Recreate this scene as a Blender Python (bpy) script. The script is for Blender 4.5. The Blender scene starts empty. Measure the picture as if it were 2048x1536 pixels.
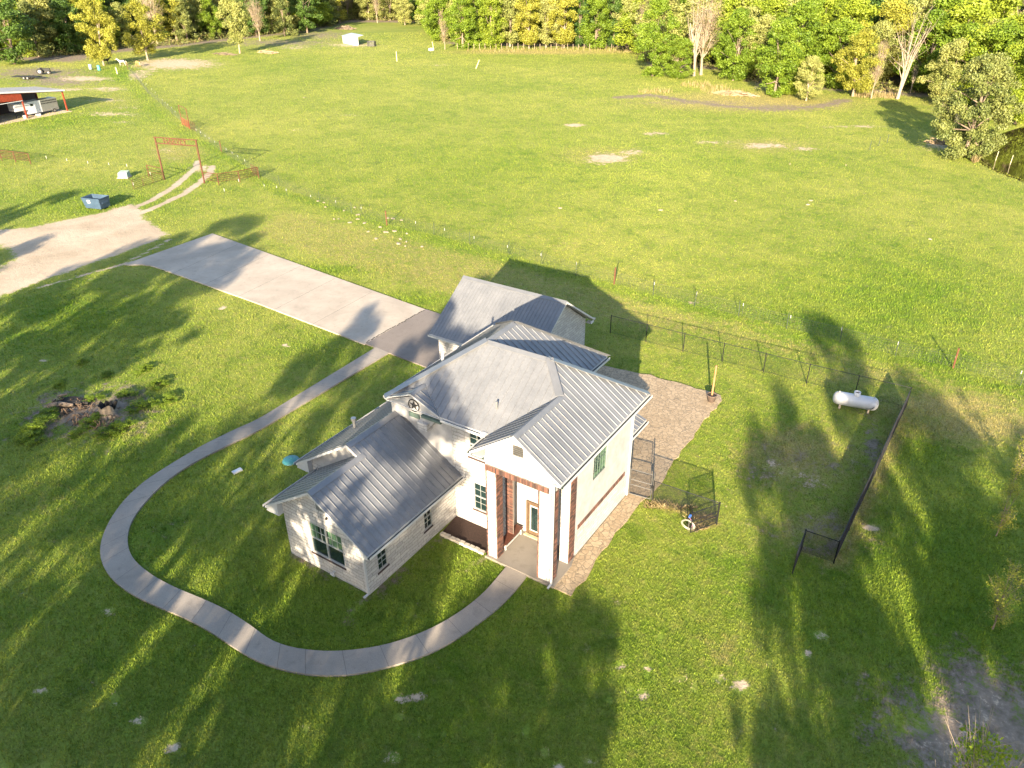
import bpy, math, random
import numpy as np
from mathutils import Vector, Matrix
SC = bpy.context.scene
COL = SC.collection
R = math.radians
# ------------------------------------------------------------------ camera
FPX, PITCH, YAW, ROLL, CAMH = 1525.3, R(29.85), R(33.231), R(-0.326), 29.0
_fw = np.array([-math.sin(YAW)*math.cos(PITCH), math.cos(YAW)*math.cos(PITCH), -math.sin(PITCH)])
_r = np.cross(_fw, [0, 0, 1]); _r /= np.linalg.norm(_r); _u = np.cross(_r, _fw)
_c, _s = math.cos(ROLL), math.sin(ROLL)
CM = np.array([_c*_r+_s*_u, -_s*_r+_c*_u, -_fw])
CP = np.array([0, 0, CAMH])
cam = bpy.data.cameras.new("camera"); camo = bpy.data.objects.new("camera", cam); COL.objects.link(camo)
m4 = Matrix([[CM[0][i], CM[1][i], CM[2][i], CP[i]] for i in range(3)] + [[0, 0, 0, 1]])
camo.matrix_world = m4
cam.sensor_width = 36; cam.lens = FPX/2048*36; cam.clip_start = .5; cam.clip_end = 3000
SC.camera = camo
def g(px, py, z=0.0):
    """world point at height z seen at a pixel of the 2048 px photograph"""
    d = CM.T @ np.array([(px-1024)/FPX, -(py-768)/FPX, -1.0])
    t = (z-CP[2])/d[2]
    return CP+t*d
def g2(px, py, z=0.0):
    p = g(px, py, z); return (float(p[0]), float(p[1]))
# ------------------------------------------------------------------ sky, sun, exposure
EL, AZS = R(16.45), R(112.5)          # sun height, direction in which shadows fall
w = bpy.data.worlds.new("World"); SC.world = w; w.use_nodes = True
nt = w.node_tree; nt.nodes.clear()
sky = nt.nodes.new("ShaderNodeTexSky"); sky.sky_type = 'NISHITA'; sky.sun_disc = False
sky.sun_elevation = EL; sky.sun_rotation = math.atan2(-math.cos(AZS), -math.sin(AZS)); sky.air_density = 1.0; sky.dust_density = 1.2; sky.ozone_density = 1.6
bg = nt.nodes.new("ShaderNodeBackground"); bg.inputs[1].default_value = 0.098
wo = nt.nodes.new("ShaderNodeOutputWorld"); nt.links.new(sky.outputs[0], bg.inputs[0]); nt.links.new(bg.outputs[0], wo.inputs[0])
sl = bpy.data.lights.new("sun", 'SUN'); sl.energy = 5.0; sl.angle = R(0.55); sl.color = (1.0, .85, .62)
so = bpy.data.objects.new("sun", sl); COL.objects.link(so)
so.rotation_euler = Vector((math.cos(AZS)*math.cos(EL), math.sin(AZS)*math.cos(EL), -math.sin(EL))).to_track_quat('-Z', 'Y').to_euler()
SC.view_settings.view_transform = 'Standard'; SC.view_settings.look = 'None'
SC.view_settings.exposure = 2.35; SC.view_settings.gamma = 1
SC.render.engine = 'CYCLES'; SC.cycles.max_bounces = 6; SC.cycles.transparent_max_bounces = 8
# ------------------------------------------------------------------ helpers
def tag(o, label=None, cat=None, group=None, kind=None):
    if label: o['label'] = label
    if cat: o['category'] = cat
    if group: o['group'] = group
    if kind: o['kind'] = kind
    return o
def empty(name, loc=(0, 0, 0), rz=0):
    o = bpy.data.objects.new(name, None); COL.objects.link(o); o.location = loc; o.rotation_euler = (0, 0, rz)
    o.empty_display_size = .3
    return o
def put(name, me, parent=None):
    o = bpy.data.objects.new(name, me); COL.objects.link(o)
    if parent is not None: o.parent = parent
    return o
def copy_tree(o, parent=None):
    c = o.copy(); COL.objects.link(c)
    if parent is not None: c.parent = parent
    for ch in o.children: copy_tree(ch, c)
    return c
class MB:
    """collects shapes into one mesh; coordinates are relative to the parent's origin"""
    def __init__(s, off=(0, 0, 0)): s.v = []; s.f = []; s.m = []; s.off = off
    def add(s, vs, fs, mi=0):
        n = len(s.v); ox, oy, oz = s.off
        s.v += [(a-ox, b-oy, c-oz) for a, b, c in vs]; s.f += [tuple(i+n for i in f) for f in fs]; s.m += [mi]*len(fs)
        return s
    def box(s, x0, x1, y0, y1, z0, z1, mi=0):
        vs = [(x0, y0, z0), (x1, y0, z0), (x1, y1, z0), (x0, y1, z0), (x0, y0, z1), (x1, y0, z1), (x1, y1, z1), (x0, y1, z1)]
        return s.add(vs, [(0, 3, 2, 1), (4, 5, 6, 7), (0, 1, 5, 4), (1, 2, 6, 5), (2, 3, 7, 6), (3, 0, 4, 7)], mi)
    def obox(s, c, ux, uy, hx, hy, z0, z1, mi=0):
        """box around centre c (x,y) with unit axis ux and its normal uy"""
        P = [(c[0]+a*ux[0]*hx+b*uy[0]*hy, c[1]+a*ux[1]*hx+b*uy[1]*hy) for a, b in ((-1, -1), (1, -1), (1, 1), (-1, 1))]
        return s.prism(P, z0, z1, mi)
    def prism(s, P, z0, z1, mi=0):
        A = sum(P[i][0]*P[(i+1) % len(P)][1]-P[(i+1) % len(P)][0]*P[i][1] for i in range(len(P)))
        if A < 0: P = P[::-1]
        n = len(P)
        vs = [(x, y, z0) for x, y in P]+[(x, y, z1) for x, y in P]
        return s.add(vs, [tuple(range(n-1, -1, -1)), tuple(range(n, 2*n))]+[(i, (i+1) % n, n+(i+1) % n, n+i) for i in range(n)], mi)
    def slab(s, P, nrm, t, mi=0):
        """polygon P (3d) extruded by t along nrm"""
        n = len(P); Q = [tuple(p[i]+nrm[i]*t for i in range(3)) for p in P]
        return s.add(list(P)+Q, [tuple(range(n-1, -1, -1)), tuple(range(n, 2*n))]+[(i, (i+1) % n, n+(i+1) % n, n+i) for i in range(n)], mi)
    def tube(s, a, b, r0, r1=None, n=6, mi=0, cap=True):
        r1 = r0 if r1 is None else r1
        a = Vector(a); b = Vector(b); d = (b-a)
        if d.length < 1e-6: return s
        d.normalize(); q = Vector((0, 0, 1)) if abs(d.z) < .9 else Vector((1, 0, 0))
        e = d.cross(q).normalized(); f = d.cross(e)
        vs = []
        for c, r in ((a, r0), (b, r1)):
            for k in range(n):
                t = 2*math.pi*k/n; vs.append(tuple(c+e*math.cos(t)*r+f*math.sin(t)*r))
        fs = [(k, (k+1) % n, n+(k+1) % n, n+k) for k in range(n)]
        if cap: fs += [tuple(range(n-1, -1, -1)), tuple(range(n, 2*n))]
        return s.add(vs, fs, mi)
    def path(s, pts, rs, n=6, mi=0):
        for i in range(len(pts)-1): s.tube(pts[i], pts[i+1], rs[i], rs[i+1], n, mi, cap=(i in (0, len(pts)-2)))
        return s
    def lathe(s, prof, c=(0, 0, 0), n=16, axis='z', mi=0):
        vs = []; 
        for (r, h) in prof:
            for k in range(n):
                t = 2*math.pi*k/n; x, y = r*math.cos(t), r*math.sin(t)
                vs.append((c[0]+x, c[1]+y, c[2]+h) if axis == 'z' else (c[0]+h, c[1]+x, c[2]+y))
        fs = []
        for i in range(len(prof)-1):
            for k in range(n): fs.append((i*n+k, i*n+(k+1) % n, (i+1)*n+(k+1) % n, (i+1)*n+k))
        return s.add(vs, fs, mi)
    def build(s, name, mats, parent=None, smooth=False):
        me = bpy.data.meshes.new(name); me.from_pydata(s.v, [], s.f)
        if not isinstance(mats, (list, tuple)): mats = [mats]
        for m in mats: me.materials.append(m)
        me.polygons.foreach_set('material_index', s.m)
        if smooth: me.polygons.foreach_set('use_smooth', [True]*len(s.f))
        me.update(); o = put(name, me, parent)
        return o
# ------------------------------------------------------------------ materials
def mat(name):
    m = bpy.data.materials.new(name); m.use_nodes = True
    return m, m.node_tree, m.node_tree.nodes['Principled BSDF']
def N(t, typ, **k):
    n = t.nodes.new(typ)
    for a, b in k.items():
        if a == 'ins':
            for i, v in b.items(): n.inputs[i].default_value = v
        else: setattr(n, a, b)
    return n
def pos(t): return N(t, 'ShaderNodeNewGeometry').outputs['Position']
def noise(t, vec, scale, detail=3, rough=.55, dist=0):
    n = N(t, 'ShaderNodeTexNoise', ins={'Scale': scale, 'Detail': detail, 'Roughness': rough, 'Distortion': dist}); t.links.new(vec, n.inputs['Vector']); return n.outputs['Fac']
def ramp(t, fac, a, b, ca, cb):
    n = N(t, 'ShaderNodeValToRGB'); e = n.color_ramp.elements
    e[0].position = a; e[1].position = b; e[0].color = (*ca, 1) if len(ca) == 3 else ca; e[1].color = (*cb, 1) if len(cb) == 3 else cb
    t.links.new(fac, n.inputs[0]); return n.outputs[0]
def mixc(t, fac, a, b, typ='MIX'):
    n = N(t, 'ShaderNodeMix', data_type='RGBA', blend_type=typ)
    for sock, v in ((n.inputs[0], fac), (n.inputs[6], a), (n.inputs[7], b)):
        if isinstance(v, (int, float)): sock.default_value = v
        elif isinstance(v, tuple): sock.default_value = (*v, 1) if len(v) == 3 else v
        else: t.links.new(v, sock)
    return n.outputs[2]
def math_(t, op, a, b=0.0, clamp=False):
    n = N(t, 'ShaderNodeMath', operation=op, use_clamp=clamp)
    for i, v in ((0, a), (1, b)):
        if isinstance(v, (int, float)): n.inputs[i].default_value = v
        else: t.links.new(v, n.inputs[i])
    return n.outputs[0]
def bump(t, b, h, strength=.4, dist=.02):
    n = N(t, 'ShaderNodeBump', ins={'Strength': strength, 'Distance': dist}); t.links.new(h, n.inputs['Height']); t.links.new(n.outputs[0], b.inputs['Normal'])
def plain(name, col, rough=.6, metal=0, var=.25, sc=3.0, spec=.4):
    m, t, b = mat(name)
    p = pos(t); n = noise(t, p, sc, 5, .65)
    c = ramp(t, n, .3, .7, tuple(x*(1-var) for x in col), tuple(min(1, x*(1+var)) for x in col))
    t.links.new(c, b.inputs['Base Color']); b.inputs['Roughness'].default_value = rough; b.inputs['Metallic'].default_value = metal
    b.inputs['Specular IOR Level'].default_value = spec
    return m
def wallvec(t):
    sp = N(t, 'ShaderNodeSeparateXYZ'); t.links.new(pos(t), sp.inputs[0])
    cb = N(t, 'ShaderNodeCombineXYZ'); t.links.new(math_(t, 'ADD', sp.outputs[0], sp.outputs[1]), cb.inputs[0]); t.links.new(sp.outputs[2], cb.inputs[1])
    return cb.outputs[0]
def m_stone(name='limestone'):
    m, t, b = mat(name); v = wallvec(t)
    nd = N(t, 'ShaderNodeTexNoise', ins={'Scale': 1.3, 'Detail': 2}); t.links.new(v, nd.inputs['Vector'])
    vm = N(t, 'ShaderNodeMixRGB', blend_type='ADD', ins={0: .28}); t.links.new(v, vm.inputs[1]); t.links.new(nd.outputs['Color'], vm.inputs[2])
    br = N(t, 'ShaderNodeTexBrick', offset=.5, squash=1.5, squash_frequency=3, ins={'Scale': 1, 'Mortar Size': .014, 'Mortar Smooth': .4, 'Bias': 0, 'Brick Width': .48, 'Row Height': .22})
    br.inputs['Color1'].default_value = (.48, .45, .42, 1); br.inputs['Color2'].default_value = (.31, .295, .285, 1); br.inputs['Mortar'].default_value = (.10, .088, .08, 1)
    t.links.new(vm.outputs[0], br.inputs['Vector'])
    n2 = noise(t, v, .9, 4, .7); st = ramp(t, n2, .62, .75, (0, 0, 0), (1, 1, 1))
    c = mixc(t, math_(t, 'MULTIPLY', st, .55), br.outputs['Color'], (.27, .19, .13))
    n3 = noise(t, v, 14, 3, .7); c = mixc(t, .5, c, ramp(t, n3, .3, .7, (.6, .58, .56), (1.25, 1.22, 1.18)), 'MULTIPLY')
    c = mixc(t, .28, c, (.42, .405, .39))
    t.links.new(c, b.inputs['Base Color']); b.inputs['Roughness'].default_value = .85
    h = math_(t, 'SUBTRACT', n3, math_(t, 'MULTIPLY', br.outputs['Fac'], 1.6)); bump(t, b, h, .9, .03)
    return m
def m_stucco():
    m, t, b = mat('stucco'); v = pos(t); n = noise(t, v, 1.2, 5, .7); n2 = noise(t, v, 30, 3)
    t.links.new(ramp(t, n, .3, .7, (.255, .240, .228), (.36, .345, .332)), b.inputs['Base Color']); b.inputs['Roughness'].default_value = .9; bump(t, b, n2, .3, .01)
    return m
def m_roof():
    m, t, b = mat('galvalume_roof'); v = pos(t); n = noise(t, v, .7, 5, .6); n2 = noise(t, v, 9, 4, .7)
    c = mixc(t, .35, ramp(t, n, .3, .7, (.118, .120, .128), (.190, .189, .194)), ramp(t, n2, .3, .7, (.10, .102, .107), (.205, .203, .206)))
    t.links.new(c, b.inputs['Base Color']); b.inputs['Metallic'].default_value = .2; 
    t.links.new(ramp(t, n2, .2, .8, (.30, .30, .30), (.48, .48, .48)), b.inputs['Roughness'])
    return m
def m_conc(name, ca, cb, sp=.0):
    m, t, b = mat(name); v = pos(t); n = noise(t, v, .35, 6, .7, .4); n2 = noise(t, v, 25, 3, .8)
    c = ramp(t, n, .3, .7, ca, cb); c = mixc(t, .25+sp, c, ramp(t, n2, .3, .75, tuple(x*.6 for x in ca), tuple(x*1.3 for x in cb)))
    n3 = noise(t, v, 1.6, 5, .75); c = mixc(t, math_(t, 'MULTIPLY', ramp(t, n3, .55, .75, (0, 0, 0), (1, 1, 1)), .5), c, tuple(x*.55 for x in ca))
    n5 = noise(t, v, .12, 4, .6, 1.0); c = mixc(t, ramp(t, n5, .5, .65, (0, 0, 0), (.35, .35, .35)), c, tuple(x*.7 for x in ca))
    t.links.new(c, b.inputs['Base Color']); b.inputs['Roughness'].default_value = .85; bump(t, b, n2, .25, .01)
    return m
def m_flag():
    m, t, b = mat('flagstone'); v = pos(t)
    nd = N(t, 'ShaderNodeTexNoise', ins={'Scale': 1.5, 'Detail': 3}); t.links.new(v, nd.inputs['Vector'])
    vm = N(t, 'ShaderNodeMixRGB', blend_type='ADD', ins={0: .5}); t.links.new(v, vm.inputs[1]); t.links.new(nd.outputs['Color'], vm.inputs[2])
    ve = N(t, 'ShaderNodeTexVoronoi', feature='DISTANCE_TO_EDGE', ins={'Scale': 3.1}); t.links.new(vm.outputs[0], ve.inputs['Vector'])
    vc = N(t, 'ShaderNodeTexVoronoi', ins={'Scale': 3.1}); t.links.new(vm.outputs[0], vc.inputs['Vector'])
    sp = N(t, 'ShaderNodeSeparateColor'); t.links.new(vc.outputs['Color'], sp.inputs[0])
    c = ramp(t, sp.outputs[0], .1, .9, (.25, .18, .10), (.37, .275, .165))
    n = noise(t, v, 6, 5, .7); c = mixc(t, .45, c, ramp(t, n, .3, .7, (.18, .12, .07), (.41, .31, .21)))
    c = mixc(t, ramp(t, ve.outputs[0], .02, .07, (1, 1, 1), (0, 0, 0)), c, (.17, .13, .085))
    t.links.new(c, b.inputs['Base Color']); b.inputs['Roughness'].default_value = .8; bump(t, b, ramp(t, ve.outputs[0], 0, .08, (0, 0, 0), (1, 1, 1)), .5, .02)
    return m
def leafmat(name, ca, cb, tr=.35):
    m, t, b = mat(name)
    at = N(t, 'ShaderNodeAttribute', attribute_name='tint'); oi = N(t, 'ShaderNodeObjectInfo')
    f = math_(t, 'ADD', math_(t, 'MULTIPLY', at.outputs['Fac'], .75), math_(t, 'MULTIPLY', oi.outputs['Random'], .25))
    c = ramp(t, f, .05, .95, ca, cb)
    t.links.new(c, b.inputs['Base Color']); b.inputs['Roughness'].default_value = .55; b.inputs['Specular IOR Level'].default_value = .3
    tl = N(t, 'ShaderNodeBsdfTranslucent'); t.links.new(mixc(t, 1.0, c, (1.0, 1.0, .55), 'MULTIPLY'), tl.inputs[0])
    mx = N(t, 'ShaderNodeMixShader', ins={0: tr}); t.links.new(b.outputs[0], mx.inputs[1]); t.links.new(tl.outputs[0], mx.inputs[2])
    t.links.new(mx.outputs[0], t.nodes['Material Output'].inputs[0])
    return m
def m_grass(name, blade=False):
    m, t, b = mat(name); v = pos(t)
    A = {k: N(t, 'ShaderNodeAttribute', attribute_name=k).outputs['Fac'] for k in ('dirt', 'dry', 'lush', 'gravel', 'mud')}
    n0 = noise(t, v, .035, 4, .6); n1 = noise(t, v, .22, 5, .65, .5); n2 = noise(t, v, 1.6, 4, .7); n3 = noise(t, v, 9, 3, .75)
    f = math_(t, 'ADD', math_(t, 'MULTIPLY', n0, .55), math_(t, 'MULTIPLY', n1, .45))
    c = ramp(t, f, .36, .62, (.130, .195, .018), (.270, .285, .055))
    c = mixc(t, ramp(t, n2, .45, .72, (0, 0, 0), (.6, .6, .6)), c, (.30, .255, .085))
    c = mixc(t, math_(t, 'MULTIPLY', A['lush'], .75), c, ramp(t, n1, .3, .7, (.042, .140, .004), (.128, .215, .007)))
    n4 = noise(t, v, .55, 4, .7, .8)
    c = mixc(t, ramp(t, n4, .52, .72, (0, 0, 0), (.6, .6, .6)), c, (.062, .115, .012))
    dd = math_(t, 'ADD', A['dry'], math_(t, 'MULTIPLY', math_(t, 'SUBTRACT', n2, .5), 1.2), True)
    c = mixc(t, math_(t, 'MULTIPLY', ramp(t, dd, .25, .85, (0, 0, 0), (1, 1, 1)), .8), c, ramp(t, n3, .3, .7, (.23, .19, .065), (.37, .29, .12)))
    if blade:
        at = N(t, 'ShaderNodeAttribute', attribute_name='tint')
        c = mixc(t, .85, c, ramp(t, at.outputs['Fac'], 0, 1, (.22, .30, .22), (1.75, 1.65, 1.5)), 'MULTIPLY')
    else:
        c = mixc(t, .6, c, ramp(t, n3, .35, .7, (.42, .42, .42), (1.1, 1.1, 1.1)), 'MULTIPLY')
    def thr(a, amp=.7, lo=.4, hi=.62):
        s = math_(t, 'ADD', a, math_(t, 'MULTIPLY', math_(t, 'SUBTRACT', math_(t, 'MULTIPLY', math_(t, 'ADD', math_(t, 'ADD', n2, n3), math_(t, 'MULTIPLY', n4, 1.5)), .2857), .5), amp*4.2))
        return ramp(t, s, lo, hi, (0, 0, 0), (1, 1, 1))
    c = mixc(t, thr(A['mud'], .9, .35, .7), c, ramp(t, n2, .3, .7, (.105, .08, .058), (.25, .195, .15)))
    c = mixc(t, thr(A['dirt']), c, ramp(t, n2, .3, .7, (.34, .25, .165), (.48, .37, .26)))
    c = mixc(t, thr(A['gravel'], .5), c, ramp(t, n1, .3, .7, (.30, .235, .165), (.42, .335, .25)))
    t.links.new(c, b.inputs['Base Color']); b.inputs['Roughness'].default_value = .9; b.inputs['Specular IOR Level'].default_value = .15
    if blade:
        tl = N(t, 'ShaderNodeBsdfTranslucent'); t.links.new(c, tl.inputs[0])
        mx = N(t, 'ShaderNodeMixShader', ins={0: .3}); t.links.new(b.outputs[0], mx.inputs[1]); t.links.new(tl.outputs[0], mx.inputs[2])
        t.links.new(mx.outputs[0], t.nodes['Material Output'].inputs[0])
    else:
        h = math_(t, 'ADD', math_(t, 'MULTIPLY', n2, 1.0), math_(t, 'MULTIPLY', n3, .6)); bump(t, b, h, .7, .10)
    return m
M = dict(
    stone=m_stone(), stucco=m_stucco(), roof=m_roof(), flag=m_flag(),
    conc=m_conc('driveway_concrete', (.27, .222, .172), (.40, .335, .268)), walk=m_conc('walk_concrete', (.19, .16, .132), (.295, .252, .208), .1),
    porchc=m_conc('porch_concrete', (.16, .135, .11), (.22, .19, .155)), aggr=m_conc('exposed_aggregate', (.13, .105, .09), (.20, .165, .14), .25), joint=plain('joint', (.06, .055, .05), .9),
    white=plain('white_paint', (.42, .41, .40), .5, 0, .08), cap=plain('ridge_metal', (.19, .19, .195), .45, .5, .12, 1.2), gut=plain('gutter_shade', (.05, .065, .058), .6, .2),
    green=plain('sage_trim', (.075, .105, .085), .6), glass=plain('window_glass', (.010, .022, .022), .08, 0, .5, .8, .5), panetint=plain('green_pane_tint', (.07, .13, .075), .25, 0, .2, 2, .8),
    brick=None, trimw=plain('window_frame', (.30, .30, .28), .6, 0, .08), mortar=plain('brick_mortar', (.17, .13, .105), .9), brickd=plain('dark_brick', (.05, .03, .028), .8), wood=plain('door_wood', (.095, .06, .035), .5, 0, .3, 6),
    benchwood=plain('bench_wood', (.085, .03, .018), .5, 0, .3, 8), black=plain('black_iron', (.012, .012, .013), .5, .3), blackm=plain('black_mesh', (.02, .02, .023), .6, .3),
    galv=plain('galvanised_pipe', (.10, .095, .09), .5, .5), wire=plain('fence_wire', (.12, .12, .115), .5, .6), rust=plain('rusty_pipe', (.085, .03, .014), .7, .2, .35, 5), brightrust=plain('rust_red_metal', (.21, .035, .014), .6, .1, .2, 2),
    bark=plain('bark', (.17, .125, .09), .9, 0, .4, 5), pale=plain('pale_bark', (.22, .17, .12), .85, 0, .3, 4), deadwood=plain('dead_wood', (.25, .20, .15), .8, 0, .25, 4), char=plain('charred_wood', (.014, .012, .011), .9, 0, .5, 8),
    post=plain('rusty_post', (.10, .034, .015), .8, 0, .3, 6), tpost=plain('green_t_post', (.03, .04, .03), .7), cream=plain('weathered_post', (.40, .34, .22), .8),
    blue=plain('dumpster_blue', (.035, .062, .10), .5, .1, .25, 2), teal=plain('teal_plastic', (.035, .15, .16), .5, 0, .15), barrel=plain('teal_barrel', (.06, .24, .21), .5), gbarrel=plain('grey_barrel', (.20, .26, .26), .5),
    tank=None, alu=plain('aluminium', (.26, .255, .25), .35, .6, .1), rubber=plain('rubber', (.015, .015, .016), .8), metalw=plain('white_metal', (.46, .46, .47), .4, .1, .05),
    mulch=plain('mulch', (.028, .014, .010), .95, 0, .6, 14), rock=plain('pale_rock', (.27, .215, .155), .9, 0, .2, 4), block=plain('edging_limestone', (.34, .30, .25), .85, 0, .2, 6),
    hose=plain('white_hose', (.26, .24, .20), .5), blueplastic=plain('blue_plastic', (.03, .11, .42), .4), purple=plain('faded_hose', (.22, .12, .2), .5), pot=plain('terracotta_brown', (.10, .07, .055), .8), soil=plain('soil', (.03, .02, .015), .95), timber=plain('timber_post', (.27, .13, .055), .8),
    xform=plain('utility_green', (.21, .27, .22), .6), shedroof=plain('shed_metal', (.36, .36, .37), .35, .4, .05), brush=plain('dead_brush', (.30, .21, .13), .9, 0, .4, 3), concp=plain('concrete_pad', (.40, .31, .22), .9))
def m_brick():
    m, t, b = mat('red_brick'); oi = N(t, 'ShaderNodeTexWhiteNoise', noise_dimensions='3D')
    at = N(t, 'ShaderNodeAttribute', attribute_name='tint'); c = ramp(t, at.outputs['Fac'], 0, 1, (.03, .016, .013), (.155, .064, .042))
    t.links.new(c, b.inputs['Base Color']); b.inputs['Roughness'].default_value = .85
    return m
M['brick'] = m_brick()
def m_tank():
    m, t, b = mat('tank_paint'); v = pos(t); n = noise(t, v, 1.1, 5, .7); c = ramp(t, n, .48, .72, (.38, .38, .39), (.26, .19, .12)); 
    t.links.new(mixc(t, .4, c, (.38, .39, .41)), b.inputs['Base Color']); b.inputs['Roughness'].default_value = .4; return m
M['tank'] = m_tank()
def m_water():
    m, t, b = mat('pond_water'); b.inputs['Base Color'].default_value = (.022, .016, .007, 1); b.inputs['Roughness'].default_value = .04; bump(t, b, noise(t, pos(t), 1.5, 3), .06, .05); return m
M['water'] = m_water()
M['grass'] = m_grass('grass_ground'); M['blade'] = m_grass('grass_blades', True)
M['lgold'] = leafmat('leaves_gold', (.14, .15, .015), (.36, .34, .05)); M['lgreen'] = leafmat('leaves_bright', (.06, .115, .008), (.20, .27, .022))
M['ldark'] = leafmat('leaves_dark', (.022, .055, .008), (.085, .14, .02), .2); M['lolive'] = leafmat('leaves_olive', (.05, .075, .016), (.21, .22, .06), .2)
M['lpale'] = leafmat('leaves_pale', (.15, .18, .04), (.36, .35, .11)); M['lbud'] = leafmat('leaves_bud', (.15, .12, .05), (.30, .24, .10)); M['llime'] = leafmat('leaves_lime', (.10, .155, .01), (.28, .33, .03))
M['reed'] = leafmat('dry_reeds', (.16, .12, .05), (.33, .25, .12), .2)
# ------------------------------------------------------------------ roads, paths, slabs (outlines as points on the ground)
drive_poly = [g2(*p) for p in ((248, 530), (262, 531), (282, 530), (300, 532), (322.5, 539), (520, 609.5), (729.5, 690), (850.5, 620), (700, 566), (512, 499), (425, 468))]
pad_poly = [(-41.85, 49.5), (-34.5, 49.0), (-34.5, 42.2), (-30, 42.2), (-30, 40.6), (-35.2, 40.8), (-39.06, 41.05), (-41.83, 41.25)]
outer = [(752, 696), (634, 768), (512, 843), (475, 858), (400, 895), (337, 933), (287, 965), (250, 1000), (225, 1033), (207, 1068), (199, 1100), (202, 1125), (217, 1153), (237, 1172), (265, 1192), (312, 1214), (372, 1238), (425, 1267), (475, 1302), (512, 1324), (549, 1338), (612, 1352), (687, 1355), (742, 1345), (812, 1327), (862, 1309), (912, 1282), (952, 1252), (987, 1227), (1024, 1192), (1057, 1149.5)]
inner = [(778, 707), (676, 768), (512, 866), (450, 895), (385, 928), (337, 960), (300, 995), (275, 1025), (260, 1050), (254, 1075), (257, 1103), (270, 1125), (305, 1153), (350, 1177), (400, 1197), (450, 1219), (512, 1259), (537, 1282), (587, 1299), (662, 1306), (737, 1299), (787, 1288), (839, 1270), (887, 1247), (937, 1214), (974, 1182), (994, 1157), (1016, 1131)]
def resample(P, n, cr=True):
    P = np.array(P); d = np.r_[0, np.cumsum(np.hypot(*np.diff(P, axis=0).T))]; t = np.linspace(0, d[-1], n)
    Q = np.c_[np.interp(t, d, P[:, 0]), np.interp(t, d, P[:, 1])]
    for _ in range(3): Q[1:-1] = .25*Q[:-2]+.5*Q[1:-1]+.25*Q[2:]
    return Q
NO = 120
wo_ = resample([g2(*p) for p in outer], NO); wi_ = resample([g2(*p) for p in inner], NO)
walk_poly = [tuple(p) for p in wo_]+[tuple(p) for p in wi_[::-1]]
mb = MB()
for i in range(NO-1):
    P = [tuple(wo_[i]), tuple(wi_[i]), tuple(wi_[i+1]), tuple(wo_[i+1])]
    vs = [(x, y, 0.09) for x, y in P]+[(x, y, -.05) for x, y in P]
    mb.add(vs, [(3, 2, 1, 0), (0, 4, 7, 3), (1, 2, 6, 5)])
for k in range(1, 31):
    i = int(k*NO/31); a = wo_[i]; c = wi_[i]; d = (c-a); L = np.hypot(*d); nx = np.array([-d[1], d[0]])/L*.007
    mb.add([(a[0]-nx[0], a[1]-nx[1], .094), (a[0]+nx[0], a[1]+nx[1], .094), (c[0]+nx[0], c[1]+nx[1], .094), (c[0]-nx[0], c[1]-nx[1], .094)], [(0, 1, 2, 3)], 1)
tag(mb.build('walkway', [M['walk'], M['joint']]), 'grey concrete walkway curving from the driveway round to the porch', None, None, 'structure')
mb = MB(); mb.prism(drive_poly, -.05, .08)
for fr in (.16, .32, .48, .64, .80):
    a = np.array(g2(425, 468))*(1-fr)+np.array(g2(850.5, 620))*fr; c = np.array(g2(280, 530))*(1-fr)+np.array(g2(729.5, 690))*fr
    d = c-a; L = np.hypot(*d); nx = np.array([-d[1], d[0]])/L*.015; a = a+d/L*.25; c = c-d/L*.25
    mb.add([(a[0]-nx[0], a[1]-nx[1], .084), (a[0]+nx[0], a[1]+nx[1], .084), (c[0]+nx[0], c[1]+nx[1], .084), (c[0]-nx[0], c[1]-nx[1], .084)], [(0, 1, 2, 3)], 1)
tag(mb.build('driveway', [M['conc'], M['joint']]), 'wide pale concrete driveway leading to the garage', None, None, 'structure')
mb = MB(); mb.prism(pad_poly, -.05, .075)
for t_ in np.linspace(0.03, .97, 26):                # weeds and dark gap along the joint
    x = -41.84+random.uniform(-.06, .06); y = 49.4-t_*8.1; mb.box(x-.05, x+.05, y-.13, y+.10, .07, .09+random.random()*.02, 1)
tag(mb.build('garage_apron', [M['aggr'], M['joint']]), 'darker aggregate apron between driveway and garage', None, None, 'structure')
mb = MB(); mb.prism([(-18.55, 25.5), (-14.2, 25.5), (-14.2, 27.4), (-14.5, 28.4), (-18.45, 28.4), (-18.45, 25.7)], -.05, .12)
tag(mb.build('porch_floor', M['porchc']), 'concrete porch slab', None, None, 'structure')
flag_poly = [(-14.2, 25.55), (-13.15, 25.62), (-13.2, 27.5), (-13.42, 30.5), (-13.4, 34.6), (-13.15, 36.3), (-13.35, 39), (-13.35, 41.5), (-13.5, 45.4), (-13.3, 48.5), (-13.6, 49.1), (-19.3, 49.15), (-22.8, 48.7), (-25.9, 48.4), (-25.9, 38), (-18.4, 38), (-18.4, 34.7), (-14.4, 34.7), (-14.4, 27.4), (-14.2, 27.3)]
rr = random.Random(4)
fp2 = []
for i in range(len(flag_poly)):
    a = np.array(flag_poly[i]); b_ = np.array(flag_poly[(i+1) % len(flag_poly)]); n_ = max(1, int(np.hypot(*(b_-a))/.6))
    for k in range(n_):
        p = a+(b_-a)*k/n_; e = .12 if p[0] > -13.9 or p[1] > 48 else 0; fp2.append((p[0]+rr.uniform(-e, e), p[1]+rr.uniform(-e, e)))
tag(MB().prism(fp2, -.05, .05).build('flagstone_patio', M['flag']), 'tan flagstone patio and side path', None, None, 'structure')
tag(MB().prism([(-21.93, 27.42), (-18.5, 27.42), (-18.5, 25.85), (-21.75, 25.85)], -.05, .06).build('mulch_bed', M['mulch']), 'reddish mulch bed by the porch', None, None, 'structure')
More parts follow.
